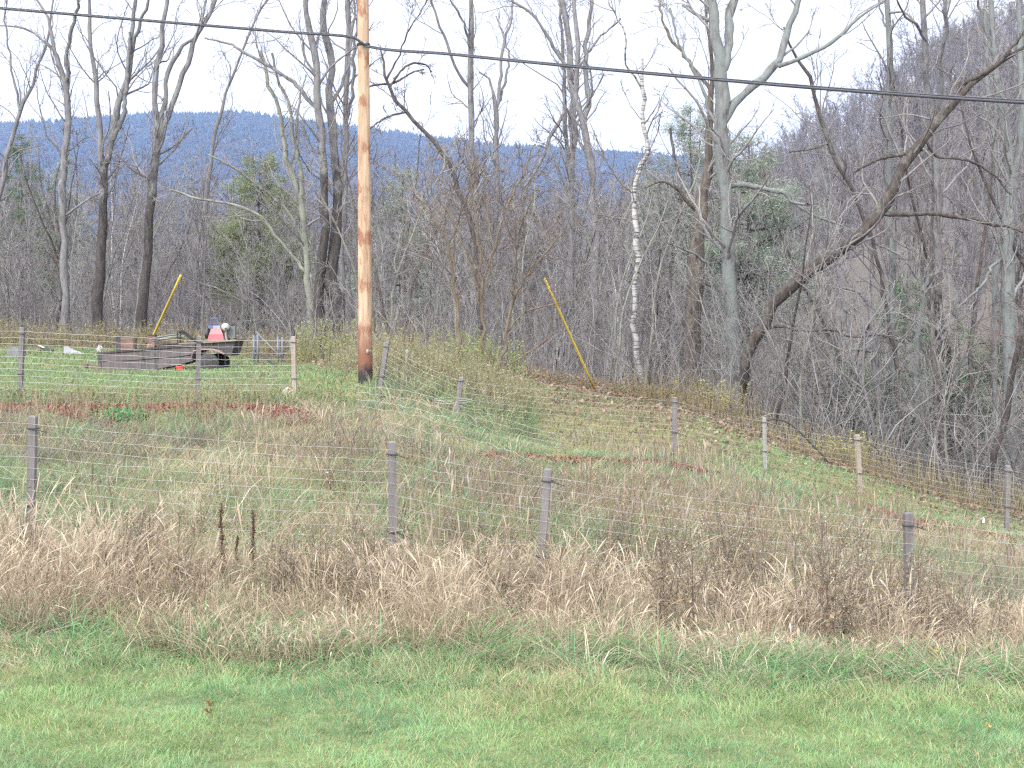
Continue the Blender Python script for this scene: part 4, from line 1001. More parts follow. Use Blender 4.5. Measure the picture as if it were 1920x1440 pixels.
RUST = [(.15, .09, .065), (.13, .092, .07), (.18, .14, .095), (.12, .12, .07), (.19, .185, .1)]
def build_weeds():
    r = np.random.default_rng(61); mb = MB()
    # along the left wood edge: rusty and yellow green
    n = 420; px = r.uniform(-200, 575, n); d = edge_d(px) + r.uniform(-1.2, 2.5, n); X = (px - 960) * d / F
    leafy(mb, np.stack([X, d, gz(X, d)], -1), r.uniform(.35, 1.0, n), r, 4, 14, .08, RUST + OLIVE[:3], [3, 3, 2, 2, 1, 2, 2, 1])
    # weedy bank between the pole and the saplings
    n = 380; px = r.uniform(640, 985, n); d = np.interp(px, [640, 1010], [31, 30]) + r.uniform(-2.6, 1, n) + r.uniform(0, 1, n) * np.interp(px, [640, 860, 985], [5.5, 5.5, 2]) ; X = (px - 960) * d / F
    k = ~((px < 712) & (d < 32)); px, d, X = px[k], d[k], X[k]; n = len(px)
    leafy(mb, np.stack([X, d, gz(X, d)], -1), r.uniform(.3, 1.0, n), r, 5, 18, .05, [(.2, .22, .12), (.15, .18, .1), (.22, .23, .14), (.18, .15, .11), (.25, .22, .165), (.28, .25, .2)], [3, 4, 2, 3, 2, 1])
    X, d, px, q_, cid, out, nc = clumped(26, 37, 200, 30, .13, 66)
    k = (px > 690) & (px < np.interp(d, [26, 31, 37], [1010, 1000, 880])) & ~((px < 715) & (d > 29)); X, d, px, cid, out = X[k], d[k], px[k], cid[k], out[k]; n = len(X)
    h = r.uniform(.5, 1.5, nc)[cid] * r.uniform(.2, .48, n); ct = r.integers(0, 7, nc)[cid]
    col = np.array([(.14, .2, .09), (.18, .23, .11), (.11, .16, .08), (.26, .235, .16), (.32, .275, .2), (.2, .165, .12), (.1, .14, .09)])[ct] * r.uniform(.75, 1.15, (n, 1))
    v, q, c = blades(np.stack([X, d, gz(X, d)], -1), h, r.uniform(.008, .016, n), out + r.normal(0, .5, n), np.abs(r.normal(.3, .25, n)), np.abs(r.normal(.45, .3, n)), col, [(0, .8), (.35, 1), (.7, .8), (1, .1)], r)
    mb.add(v, [q], c)
    # along the right wood edge
    n = 520; px = r.uniform(1180, 2150, n); d = edge_d(px) + r.uniform(-.4, 3.0, n); X = (px - 960) * d / F
    leafy(mb, np.stack([X, d, gz(X, d)], -1), r.uniform(.25, .95, n), r, 3, 10, .05, [tuple(.62 * x for x in q) for q in RUST] + [tuple(.75 * x for x in q) for q in OLIVE], [4, 5, 5, 3, 1, .7, 1, .3, 3, 1])
    n = 200; px = r.uniform(985, 1260, n); d = edge_d(px) + r.uniform(.2, 3.0, n); X = (px - 960) * d / F
    leafy(mb, np.stack([X, d, gz(X, d)], -1), r.uniform(.08, .35, n), r, 3, 12, .055, [tuple(.8 * x for x in q) for q in RUST] + OLIVE, [3, 4, 4, 2, 1, 1, 1, .5, 3, 2])
    # dark weeds at the foot of the left back fence, and a bright tuft on the mulch
    n = 260; px = r.uniform(-150, 640, n); py = r.uniform(748, 763, n); g = np.array([ground_at(a, b_) for a, b_ in zip(px, py)])
    leafy(mb, g, r.uniform(.06, .26, n) * np.where(px > 330, 1.5, 1), r, 4, 12, .05, [(.08, .13, .055), (.11, .16, .07), (.14, .14, .08), (.2, .16, .1)], [3, 3, 2, 2], .1)
    n = 26; px = r.normal(228, 16, n); g = np.array([ground_at(a, 790 + r.normal(0, 4)) for a in px])
    leafy(mb, g, r.uniform(.1, .24, n), r, 6, 14, .07, [(.09, .19, .085), (.12, .23, .11)], [1, 1], .1)
    # low weeds through the meadow
    n = 900; X, d, px, _ = scatter(14, 26, 6, seed=62); k = d < meadow_d(px) - .2; X, d = X[k], d[k]
    k = vnoise(X, d * .6, .35, 63) > .5; X, d = X[k], d[k]; n = len(X)
    leafy(mb, np.stack([X, d, gz(X, d)], -1), r.uniform(.2, .6, n), r, 5, 16, .03, [(.2, .16, .14), (.25, .2, .17), (.16, .12, .09), (.2, .2, .12)], [3, 3, 2, 2])
    tag(mb.build('weeds', M['leaf'], smooth=False), 'dying weeds along the wood edge and the bank below it', 'weeds', kind='stuff')
    # leaf litter on the slope and under the trees
    mb = MB(); n = 24000; px = r.uniform(-250, 2250, n); e = edge_d(px); d = e + r.normal(0, 3.4, n) + 1.5
    k = (d > meadow_d(px)) & (r.random(n) < np.where(d < e, .25 + .6 * ((px > 900) & (px < 1420)), 1)); px, d = px[k], d[k]; n = len(px); X = (px - 960) * d / F
    a = r.uniform(0, 2 * PI, n); s = r.uniform(.03, .06, n)
    u = np.stack([np.cos(a) * s, np.sin(a) * s, r.normal(0, .02, n)], -1); w = np.stack([-np.sin(a) * s * .7, np.cos(a) * s * .7, r.normal(0, .02, n)], -1)
    c = np.stack([X, d, gz(X, d) + r.uniform(.03, .1, n)], -1)
    v = np.stack([c - u, c - w, c + u, c + w], 1).reshape(-1, 3)
    mb.add(v, [np.arange(4 * n).reshape(-1, 4)], np.repeat(pick(r, [(.19, .135, .1), (.15, .105, .08), (.24, .185, .145), (.17, .1, .07)], [3, 3, 2, 1], n), 4, axis=0))
    tag(mb.build('leaf_litter', M['leaf'], smooth=False), 'brown fallen leaves strewn along the edge of the wood', 'leaves', kind='stuff')
build_weeds()

def bush(label, px, d, h, n, pal, wts, seed, width=.5, lsz=.07):
    r = np.random.default_rng(seed); loc = on_ground(px, d); o = thing('bush', label, 'bush', loc)
    mb = MB(); leafy(mb, np.c_[r.normal(0, width, (n, 2)), np.zeros(n)], np.full(n, h), r, 4, 26, lsz, pal, wts, .12)
    mb.build('foliage', M['leaf'], o, smooth=False)
    st = MB(); k = 10
    pts = np.zeros((k, 5, 3)); pts[:, 0, :2] = r.normal(0, width * .4, (k, 2)); D = np.c_[r.normal(0, .2, (k, 2)), np.ones(k)]
    for i in range(1, 5): pts[:, i] = pts[:, i - 1] + D * h * .23 + r.normal(0, .03, (k, 3))
    st.tubes(pts, np.full((k, 5), .008) * np.linspace(1.2, .4, 5), 4); st.build('stem', M['twig_brown'], o)
    return o
YG = [(.19, .215, .09), (.155, .19, .078), (.225, .235, .115), (.165, .15, .085)]
bush('yellow green bush to the left of the pole', 606, 41, 1.25, 20, YG, [3, 3, 2, 1], 401, .55)
bush('wide yellow green bush close behind the base of the pole', 660, 40, 1.2, 16, YG, [3, 3, 2, 1], 402, .6)
bush('olive bush of tall weeds just right of the pole', 742, 37, 1.2, 16, OLIVE, [3, 3, 2, 2, 1], 403, .5, .05)
bush('bright green bush among the sapling stems', 875, 38, 1.15, 20, [(.18, .23, .085), (.145, .2, .07), (.22, .25, .1)], [3, 3, 2], 404, .6)
bush('small green bush right of the middle sapling', 935, 39, 1.1, 12, [(.18, .23, .085), (.145, .2, .07), (.22, .25, .1)], [3, 3, 2], 405, .35)
bush('dark green low bush on the bank between the pole and the saplings', 815, 33, .5, 10, [(.1, .16, .06), (.13, .19, .08)], [1, 1], 406, .3, .05)
bush('yellow leaved bush behind the fence under the leaning tree', 1330, 36.5, .8, 10, [(.34, .3, .07), (.28, .26, .09), (.2, .2, .08)], [2, 3, 2], 407, .5, .06)
bush('small bright yellow weed at the right end of the dry grass', 1786, 10.3, .3, 3, [(.3, .27, .06), (.22, .21, .07), (.16, .17, .07)], [2, 2, 1], 409, .05, .035)
bush('yellowish bush behind the two right fence posts', 1570, 32.5, .75, 12, [(.33, .31, .09), (.27, .26, .09), (.2, .2, .08)], [3, 3, 2], 408, .35, .06)

# ------------------------------------------------------------------ fences
M['post'] = noisy('weathered_grey_wood', [(.3, (.07, .064, .064)), (.7, (.14, .13, .13))], 8, (1, 1, .12), .85, bump=.3)
M['post_pale'] = noisy('pale_stake_wood', [(.3, (.14, .115, .095)), (.7, (.24, .205, .17))], 8, (1, 1, .12), .85, bump=.3)
M['wire'] = noisy('galvanised_wire', [(.3, (.2, .196, .198)), (.7, (.33, .322, .322))], 4, (1, 1, 1), .5, .3, 0)
M['black'] = plain('black_rubber', (.022, .022, .024), .55)
def wire_fence(label, posts, h_wires, gap, wr=.0035, vert=.15, mats=None, extra=None, seed=5, sag=.02):
    """posts: (top px, top py, base px, d, height, width)"""
    r = np.random.default_rng(seed); P3 = []
    for (tx, ty, bx, d, w) in posts:
        X0 = (bx - 960) * d / F; zb = float(gz(X0, d)); tp = P(tx, ty, d)
        P3.append((np.array([X0, d, zb - .15]), tp, w))
    base = P3[0][0] * 0 + P3[len(P3) // 2][0]; o = thing('wire_fence', label, 'fence', base)
    for i, (b, t, w) in enumerate(P3):
        m = MB(); q = np.array([b - base, b * .5 + t * .5 - base, t - base, t - base + UP * .012])
        # square stake, chamfered top
        an = np.arange(4) * PI / 2 + PI / 4 + r.normal(0, .2)
        ring = np.stack([np.cos(an), np.sin(an), np.zeros(4)], -1) * w * .707
        v = np.concatenate([q[0] + ring, q[1] + ring * r.uniform(.95, 1.03), q[2] + ring, q[3] + ring * .75])
        f = [[4*k + a, 4*k + (a + 1) % 4, 4*k + 4 + (a + 1) % 4, 4*k + 4 + a] for k in range(3) for a in range(4)] + [[12, 13, 14, 15]]
        m.add(v, [f]); po = m.build('post', (mats or [M['post']] * 20)[i], o, smooth=False)
        tm = MB()
        for fr in (.93, .45):
            c = b * (1 - fr) + t * fr - base; a = np.linspace(0, 2 * PI, 9)
            ringp = np.stack([c[0] + np.cos(a) * w * .78, c[1] + np.sin(a) * w * .78, np.full(9, c[2])], -1)
            tm.tubes(ringp, np.full(9, .006), 4)
            tm.tubes(np.array([[c[0], c[1] - w * .8, c[2]], [c[0] + w, c[1] - w, c[2] - .01], [c[0] + w * 2.2, c[1] - w * .9, c[2] - .04]]), np.array([.005, .005, .003]), 4)
        tm.build('tie', M['black'], po)
    wm = MB(); k = 24
    for (b0, t0, w0), (b1, t1, w1) in zip(P3[:-1], P3[1:]):
        s = np.linspace(0, 1, k); dirn = (t1 - t0)[:2]; L = np.linalg.norm(dirn)
        off = np.array([0, -.02, 0]) - np.array([0, w0 * .5, 0])
        rows = []
        for j in range(h_wires):
            a = t0 - (t0 - b0) / np.linalg.norm(t0 - b0) * (.06 + j * gap); c = t1 - (t1 - b1) / np.linalg.norm(t1 - b1) * (.06 + j * gap)
            p = a[None] * (1 - s)[:, None] + c[None] * s[:, None] + off - base
            p[:, 2] -= (sag * (1 + .8 * r.random()) * 4 * s * (1 - s)) + np.r_[0, r.normal(0, .004, k - 2), 0]
            wm.tubes(p, np.full(k, wr), 4); rows.append(p)
        nv = max(2, int(L / vert))
        sv = np.linspace(0, 1, nv)
        tp = np.stack([np.interp(sv, s, rows[0][:, q]) for q in range(3)], -1); bt = np.stack([np.interp(sv, s, rows[-1][:, q]) for q in range(3)], -1)
        wm.tubes(np.stack([tp, (tp + bt) / 2, bt], 1), np.full((nv, 3), wr * .42), 3)
    wm.build('wire_mesh', M['wire'], o)
    return o
wire_fence('nearest wire fence on grey stakes behind the tall dry grass',
  [(-620, 735, -640, 13.9, .065), (62, 782, 56, 13.6, .068), (735, 830, 738, 13.5, .068), (1028, 881, 1003, 13.5, .07), (1702, 963, 1708, 13.3, .07), (2420, 1030, 2420, 13.2, .07)], 10, .1, .0013, .15)
wire_fence('wire fence on stakes in front of the trailer',
  [(-330, 608, -335, 25, .075), (42, 615, 36, 25, .08), (373, 632, 369, 25, .08), (550, 632, 553, 25.2, .07)], 12, .105, .0029, .1,
  [M['post'], M['post'], M['post'], M['post_pale']], sag=.0)
wire_fence('wire fence running from the pole down the slope to the right',
  [(726, 642, 708, 27.5, .08), (865, 708, 853, 27, .08), (1266, 746, 1263, 26.8, .075), (1433, 784, 1435, 27, .07), (1607, 816, 1614, 26.8, .075), (1890, 874, 1887, 26.6, .075), (2300, 960, 2300, 26.2, .075)], 11, .105, .0018, .12,
  [M['post'], M['post'], M['post'], noisy('bleached_stake', [(.3, (.13, .128, .125)), (.7, (.21, .207, .204))], 8, (1, 1, .12)), M['post_pale'], M['post'], M['post']], sag=.03)

def loose_fencing():
    """two lengths of old fencing that have slumped in the grass"""
    r = np.random.default_rng(77)
    def run(label, pts, h, name='collapsed_fencing', nrow=4):
        g = [ground_at(*p[:2]) for p in pts]; hs = [p[2] for p in pts]
        base = g[0]; o = thing(name, label, 'fencing', base); m = MB(); rows = []
        c = np.array([np.r_[a, hh] for a, hh in zip(g, hs)]); q = resample(c, 40)
        for j in range(nrow):
            p = q[:, :3] + UP * (q[:, 3:4] * (1 - j / nrow)) + np.c_[np.zeros(40), r.normal(0, .05, 40).cumsum() * .15, r.normal(0, .012, 40)] - base
            m.tubes(p, np.full(40, .003), 4); rows.append(p)
        m.build('wire', M['wire'], o); v = MB()
        for i in range(0, 40, 2): v.tubes(np.array([rows[0][i], rows[1][i], rows[-1][i] - UP * .05]), np.full(3, .002), 3)
        v.build('stay_wire', M['wire'], o)
    run('slumped roll of silvery wire fencing below the pole', [(668, 775, .45), (760, 790, .5), (850, 815, .5), (950, 835, .42), (1060, 850, .25)], .5)
    run('second collapsed length of wire fencing lying lower in the grass', [(720, 845, .42), (800, 865, .42), (900, 880, .4), (1000, 905, .3)], .45, nrow=3)
    loc = ground_at(862, 800); o = thing('wire_coil', 'loose coil of wire hanging at the foot of a fence post', 'wire coil', loc); m = MB()
    a = np.linspace(0, 4 * PI, 40)
    m.tubes(np.stack([np.cos(a) * .32 - .1, np.sin(a) * .2 - .3, .42 + .02 * a / PI + .03 * np.sin(a)], -1), np.full(40, .003), 5); m.build('wire', M['wire'], o)
loose_fencing()

# ------------------------------------------------------------------ utility pole, guys and cable
def pole_mat():
    m, nt, b = mat('fresh_pine_pole')
    L = nt.links.new
    tc = N(nt, 'ShaderNodeTexCoord'); mp = N(nt, 'ShaderNodeMapping', Scale=(1, 1, .07))
    n1 = N(nt, 'ShaderNodeTexNoise', Scale=14, Detail=6, Roughness=.7)
    r1 = ramp(nt, [(.3, (.14, .092, .06)), (.5, (.255, .18, .122)), (.72, (.35, .268, .2))])
    L(tc.outputs['Object'], mp.inputs['Vector']); L(mp.outputs[0], n1.inputs['Vector']); L(n1.outputs['Fac'], r1.inputs[0])
    vo = N(nt, 'ShaderNodeTexNoise', Scale=2.6, Detail=5, Roughness=.7)                       # resin knots
    mp2 = N(nt, 'ShaderNodeMapping', Scale=(2.2, 2.2, .75)); L(tc.outputs['Object'], mp2.inputs['Vector']); L(mp2.outputs[0], vo.inputs['Vector'])
    r2 = ramp(nt, [(.57, (0, 0, 0)), (.66, (.8, .8, .8))]); L(vo.outputs['Fac'], r2.inputs[0])
    def mix(fac, a, bcol):
        x = N(nt, 'ShaderNodeMix', data_type='RGBA')
        A = [s for s in x.inputs if s.name == 'A' and s.type == 'RGBA'][0]; B = [s for s in x.inputs if s.name == 'B' and s.type == 'RGBA'][0]
        L(fac, x.inputs[0]); L(a, A); B.default_value = (*bcol, 1)
        return [s for s in x.outputs if s.type == 'RGBA'][0]
    c = mix(r2.outputs[0], r1.outputs[0], (.17, .075, .04))
    sx = N(nt, 'ShaderNodeSeparateXYZ'); L(tc.outputs['Object'], sx.inputs[0])
    w = N(nt, 'ShaderNodeMath', operation='SINE'); k1 = N(nt, 'ShaderNodeMath', operation='MULTIPLY'); k1.inputs[1].default_value = 7.0
    L(sx.outputs['Z'], k1.inputs[0]); L(k1.outputs[0], w.inputs[0])                           # knot whorls up the pole
    ad = N(nt, 'ShaderNodeMath', operation='MULTIPLY_ADD'); ad.inputs[1].default_value = .13; L(w.outputs[0], ad.inputs[0]); L(vo.outputs['Fac'], ad.inputs[2])
    r4 = ramp(nt, [(.555, (0, 0, 0)), (.66, (.85, .85, .85))]); L(ad.outputs[0], r4.inputs[0]); c = mix(r4.outputs[0], c, (.15, .065, .038))
    tn = N(nt, 'ShaderNodeMath', operation='MULTIPLY_ADD'); tn.inputs[1].default_value = -1.0; L(vo.outputs['Fac'], tn.inputs[0]); tn.inputs[2].default_value = 1.0
    sm = N(nt, 'ShaderNodeMath', operation='MULTIPLY_ADD'); sm.inputs[1].default_value = .9; L(tn.outputs[0], sm.inputs[0]); L(sx.outputs['Z'], sm.inputs[2])
    m2 = N(nt, 'ShaderNodeMapRange'); m2.inputs['From Min'].default_value = 1.15; m2.inputs['From Max'].default_value = 1.75; m2.inputs['To Min'].default_value = 1; m2.inputs['To Max'].default_value = 0
    L(sm.outputs[0], m2.inputs['Value']); c = mix(m2.outputs[0], c, (.125, .055, .036))             # creosote stained butt
    m3 = N(nt, 'ShaderNodeMapRange'); m3.inputs['From Min'].default_value = .72; m3.inputs['From Max'].default_value = .95; m3.inputs['To Min'].default_value = 1; m3.inputs['To Max'].default_value = 0
    L(sm.outputs[0], m3.inputs['Value']); c = mix(m3.outputs[0], c, (.022, .018, .02))
    L(c, b.inputs['Base Color']); b.inputs['Roughness'].default_value = .75; b.inputs['Specular IOR Level'].default_value = .2
    bp = N(nt, 'ShaderNodeBump', Strength=.4, Distance=.01); L(n1.outputs['Fac'], bp.inputs['Height']); L(bp.outputs[0], b.inputs['Normal'])
    return m
PD = 29.5
pb = np.array(on_ground(685.5, PD))
def build_pole():
    o = thing('utility_pole', 'new orange brown wooden utility pole with a blackened butt', 'utility pole', pb)
    tp = P(679, -260, PD) - pb; m = MB(); k = 30; t = np.linspace(0, 1, k)
    rad = np.interp(t, [0, .06, .7, 1], [.148, .142, .113, .1])
    pts = np.stack([tp[0] * t, np.zeros(k), -.2 + (tp[2] + .2) * t], -1)
    m.tubes(pts, rad, 20, cap=True); m.build('pole', pole_mat(), o)
    z = P(681, 84, PD)[2] - pb[2]; x = tp[0] * z / tp[2]
    c = MB(); a = np.linspace(0, 2 * PI, 25)
    for dz in (-.012, .012): c.tubes(np.stack([x + np.cos(a) * .124, np.sin(a) * .124, np.full(25, z + dz)], -1), np.full(25, .014), 5)
    c.build('clamp_band', M['black'], o)
    c = MB(); c.box((-.05, -.2, -.035), (.05, -.1, .035), at=(x + .05, 0, z)); c.build('cable_bracket', plain('galvanised_bracket', (.14, .14, .15), .5, .6), o)
    c = MB(); c.box((-.022, -.158, 0), (.022, -.145, .1), at=(.05, .015, .62)); c.build('pole_tag', plain('grey_tag', (.17, .16, .16), .4), o)
    cb = thing('overhead_cable', 'thick black cable slung from the pole across the whole view', 'cable', pb + np.array([x, -.16, z]))
    B = np.array(cb.location); m = MB()
    R_ = np.array([P(*q) for q in [(686, 87, 29.32), (720, 93, 28.9), (830, 101, 27.5), (960, 114, 26), (1280, 144, 22.7), (1600, 171, 19.7), (1920, 192.5, 17.2), (2300, 212, 15), (2900, 235, 12.6), (4200, 262, 9.5)]]) - B
    L_ = np.array([P(*q) for q in [(683, 84, 29.32), (668, 72, 29.2), (540, 61, 29), (400, 49.5, 28.7), (0, 16, 28), (-500, -28, 27.2), (-1500, -120, 26)]]) - B
    for q in (R_, L_):
        s = resample(q, 80); m.tubes(s, np.full(80, .021), 8)
        v = s + np.array([0, -.004, .026]); m.tubes(v, np.full(80, .009), 5)
    m.build('cable', plain('black_cable_sheath', (.03, .031, .038), .4), cb)
    lm = MB()
    for q in (R_, L_):
        s = resample(q, 900); a = np.arange(900) * 1.1; s[:, 2] += .012 + np.cos(a) * .03; s[:, 1] += np.sin(a) * .03
        lm.tubes(s, np.full(900, .0025), 3)
    lm.build('lashing_wire', M['wire'], cb)
    # guy wires with yellow guards
    ym = noisy('scuffed_yellow_plastic', [(.3, (.3, .22, .035)), (.6, (.42, .31, .04))], 9, rough=.6, bump=0)
    top = P(679.5, -235, PD)
    for label, (bx, by, bd), (tx, ty) in (('steel guy wire with a yellow guard rising behind the trailer', (262, 668, 45.5), (332, 517)),
                                         ('steel guy wire with a yellow guard left of the birch', (1122, 700, 37.5), (1040, 523))):
        g = P(bx, by, bd); X = g[0]; g[2] = float(gz(X, bd)) - .1
        # direction to the pole top keeps the line straight from anchor to pole
        w = thing('guy_wire', label, 'guy wire', g); m = MB(); m.tubes(np.array([g - g, (top - g) * .5, top - g]), np.full(3, .005), 5); m.build('wire', M['wire'], w)
        ff = np.linspace(0, .6, 600); pp = g[None] + ff[:, None] * (top - g)[None]; yy = HZ + (CZ - pp[:, 2]) * F / pp[:, 1]
        ln = ff[np.argmax(yy <= ty)] - .02; f0 = .02
        q = np.array([(top - g) * (f0 + ln * k / 6) for k in range(7)])
        m = MB(); m.tubes(q, np.array([.048, .046, .045, .044, .042, .04, .038]) * (.85 if 'trailer' in label else .62), 10, cap=True); m.build('guard', ym, w)
build_pole()

# ------------------------------------------------------------------ trailer and its load
TD = 42.0; TS = F / TD
tb_ = np.array(on_ground(310, TD)); TZ0 = 699
def tl(px, py): return ((px - 310) / TS, (TZ0 - py) / TS)
M['rust'] = noisy('grey_weathered_steel', [(.3, (.02, .017, .018)), (.45, (.062, .056, .057)), (.6, (.085, .07, .068)), (.75, (.085, .05, .042))], 3.0, (2.2, 1, .5), .7, bump=.2)
M['darksteel'] = noisy('dark_steel', [(.3, (.018, .016, .018)), (.7, (.05, .045, .045))], 4, rough=.7, bump=.1)
M['plank'] = noisy('worn_plank', [(.3, (.09, .075, .048)), (.7, (.19, .16, .105))], 6, (.2, 1, 1), .85)
M['brownwood'] = noisy('brown_crate_wood', [(.3, (.075, .048, .038)), (.7, (.145, .098, .078))], 5, (.3, 1, 1), .85)
M['rubber'] = noisy('tyre_rubber', [(.3, (.018, .018, .018)), (.7, (.045, .042, .042))], 12, rough=.85, bump=.3)
def build_trailer():
    o = thing('trailer', 'old grey flat bed trailer with a raised black tail and one fender', 'trailer', tb_)
    m = MB(); m.prism([tl(*p) for p in [(194, 664), (258, 659), (345, 652), (376, 650), (374, 676), (345, 684), (300, 693), (196, 695)][::-1]], -.6, .7); m.build('bed', M['darksteel'], o, smooth=False)
    for a, b_ in (((195, 664), (196, 677.5)), ((196, 679), (197, 696))):
        up = a[0] == 195; m = MB()
        m.prism([tl(*p) for p in ([(195, 664), (258, 659.5), (345, 652.5), (374, 651), (374, 664), (345, 668), (258, 675), (195, 677.5)] if up else [(196, 679), (258, 676.5), (345, 669.5), (373, 666), (371, 676), (345, 683.5), (300, 692), (240, 697), (197, 697)])[::-1]], -.66, -.61); m.build('side_board', M['rust'], o, smooth=False)
    m = MB(); m.prism([tl(*p) for p in [(193, 661), (258, 655), (340, 646), (376, 644), (376, 649.5), (340, 651.5), (258, 658.5), (193, 663.5)][::-1]], -.7, .8); m.build('rail', M['darksteel'], o, smooth=False)
    m = MB(); m.prism([tl(*p) for p in [(376.5, 644), (449, 640), (444, 655), (440, 667), (428, 668), (424, 657), (400, 655), (376.5, 657)][::-1]], -.6, .7); m.build('tail', M['darksteel'], o, smooth=False)
    m = MB(); m.prism([tl(*p) for p in [(345, 643.5), (400, 639.5), (451, 636.5), (451, 639.5), (400, 643), (345, 646)][::-1]], -.68, .78); m.build('deck_board', M['plank'], o, smooth=False)
    pts = [tl(*p) for p in [(370, 672), (374, 657), (386, 653.5), (408, 653.5), (420, 656.5), (430, 662)]]; pts2 = [(x, z - .035) for x, z in pts]
    for y0 in (-.85, .72):
        m = MB(); m.prism((pts + pts2[::-1])[::-1], y0, y0 + .24); m.build('fender', plain('faded_pink_paint', (.19, .125, .118), .6), o, smooth=False)
    cx, cz = tl(401, 680.5)
    for y0 in (-.84, .74):
        w = MB(); w.lathe([(.17, -.02), (.2, -.005), (.26, 0), (.285, .025), (.29, .09), (.285, .155), (.26, .18), (.2, .185), (.17, .2)], 28, 'y', (cx, y0, cz)); t = w.build('tyre', M['rubber'], o)
        w = MB(); w.lathe([(.165, .01), (.15, .03), (.06, .045), (.055, .02), (.04, .01), (.04, .17), (.165, .17)], 24, 'y', (cx, y0, cz)); w.build('rim', noisy('rusty_rim', [(.4, (.08, .05, .04)), (.7, (.26, .17, .13))], 12), t)
    m = MB(); m.tubes(np.array([[cx, -.8, cz], [cx, .9, cz]]), np.full(2, .03), 8, cap=True); m.build('axle', M['darksteel'], o)
    x0, z0 = tl(196, 690); m = MB(); m.box((-.55, -.05, -.045), (.25, .05, .045), at=(x0, .05, z0 + .03)); m.box((-.58, -.09, -.02), (-.48, .09, .07), at=(x0, .05, z0 + .03)); m.build('drawbar', M['brownwood'], o, smooth=False)
    m = MB(); m.tubes(np.array([[x0 - .3, .05, z0], [x0 - .3, .05, -.08]]), np.full(2, .025), 8, cap=True); m.box((-.1, -.1, 0), (.1, .1, .03), at=(x0 - .3, .05, -.07)); m.build('jack', M['darksteel'], o, smooth=False)
    def at(px, py, dy=0): x, z = tl(px, py); return tb_ + np.array([x, dy, z])
    # load
    b = at(240, 657.5, -.1); c = thing('wooden_crate', 'brown wooden crate with a dark end on the trailer bed', 'crate', b)
    m = MB()
    for k in range(4): m.box((-.14, -.2, .01 + k * .095), (.23, .2, .095 + k * .095))
    m.build('side_boards', M['brownwood'], c, smooth=False); m = MB(); m.box((-.27, -.21, 0), (-.142, .21, .4)); m.build('end_panel', M['darksteel'], c, smooth=False)
    b = at(286.5, 653.5, -.05); c = thing('metal_box', 'dark brown upright steel box beside the yellow guard', 'box', b)
    m = MB(); m.box((-.08, -.12, 0), (.09, .12, .36)); m.build('body', noisy('brown_steel', [(.3, (.1, .055, .045)), (.7, (.18, .11, .09))], 4), c, smooth=False)
    m = MB(); m.box((-.1, -.14, .362), (.11, .14, .385)); m.build('lid', M['darksteel'], c, smooth=False)
    b = at(320, 648.5, 0); r = np.random.default_rng(9); c = thing('lumber_pile', 'low pile of mossy boards and logs on the middle of the trailer', 'lumber', b)
    for k, (y, z, rr, x0, x1) in enumerate([(-.3, .09, .075, -.42, .4), (-.1, .07, .07, -.38, .45), (.12, .1, .085, -.45, .3), (-.2, .2, .06, -.3, .42), (.02, .22, .06, -.42, .25)]):
        n = 8; q = np.c_[np.linspace(x0, x1, n), y + r.normal(0, .008, n), z + np.linspace(-.01, .03, n)]
        m = MB(); m.tubes(q, rr * r.uniform(.88, 1.06, n), 9, cap=True); m.build('log', M['plank'] if k % 2 == 0 else noisy('mossy_log', [(.3, (.1, .1, .055)), (.7, (.28, .26, .16))], 7), c)
    b = at(300, 640, -.45); c = thing('pipe_bundle', 'pair of grey pipes lying over the boards on the trailer', 'pipe', b)
    for dz in (0, .07):
        m = MB(); m.tubes(np.array([[-.1, 0, dz], [.4, .0, .1 + dz], [.72, .02, .12 + dz]]), np.full(3, .028), 8, cap=True); m.build('pipe', plain('grey_pipe', (.065, .067, .072), .5), c)
    b = at(358, 641, -.5); c = thing('hose', 'black looped hoses arching off the trailer beside the engine', 'hose', b)
    for k in range(3):
        q = np.array([[-.26 + k * .02, 0, -.02], [-.27 + k * .03, 0, .26], [-.2 + k * .03, 0, .34 - k * .05], [.02, 0, .24 - k * .06], [.22, 0, .06 - k * .03], [.42, .05, -.02]]) + np.array([0, k * .06, 0])
        m = MB(); m.tubes(resample(q, 24), np.full(24, .019), 7, cap=True); m.build('hose_line', M['black'], c)
    # engine
    b = at(407, 640.5, -.15); c = thing('engine', 'red and white small petrol engine standing on the trailer deck', 'engine', b)
    red = plain('red_engine_paint', (.2, .04, .052), .35, spec=.5); wh = plain('white_tank_paint', (.24, .24, .25), .35, spec=.5)
    m = MB(); m.add([[x * s, y * s2, z] for z, s, s2 in ((.02, .24, .2), (.2, .19, .18), (.36, .13, .14)) for x, y in ((-1, -1), (1, -1), (1, 1), (-1, 1))],
                   [[[4*k + a, 4*k + (a + 1) % 4, 4*k + 4 + (a + 1) % 4, 4*k + 4 + a] for k in range(2) for a in range(4)] + [[8, 9, 10, 11], [3, 2, 1, 0]]]); 
    m.v[-1] += np.array([.03, 0, 0]); m.build('shroud', red, c, smooth=False)
    m = MB(); m.box((-.1, -.135, 0), (.1, .135, .08), at=(.04, 0, .362)); m.build('air_filter', plain('pale_blue_cover', (.2, .22, .26), .4), c, smooth=False)
    m = MB(); m.lathe([(.06, -.12), (.105, -.1), (.115, 0), (.105, .1), (.06, .12)], 20, 'y', (.27, -.02, .4)); tk = m.build('muffler', wh, c)
    m = MB(); m.lathe([(.025, -.015), (.025, .0)], 10, 'y', (.3, -.145, .36)); m.build('outlet', M['black'], tk)
    m = MB(); m.tubes(np.array([[.27, -.02, .3], [.27, -.02, .1], [.3, -.02, .02]]), np.full(3, .028), 8); m.build('exhaust_pipe', wh, c)
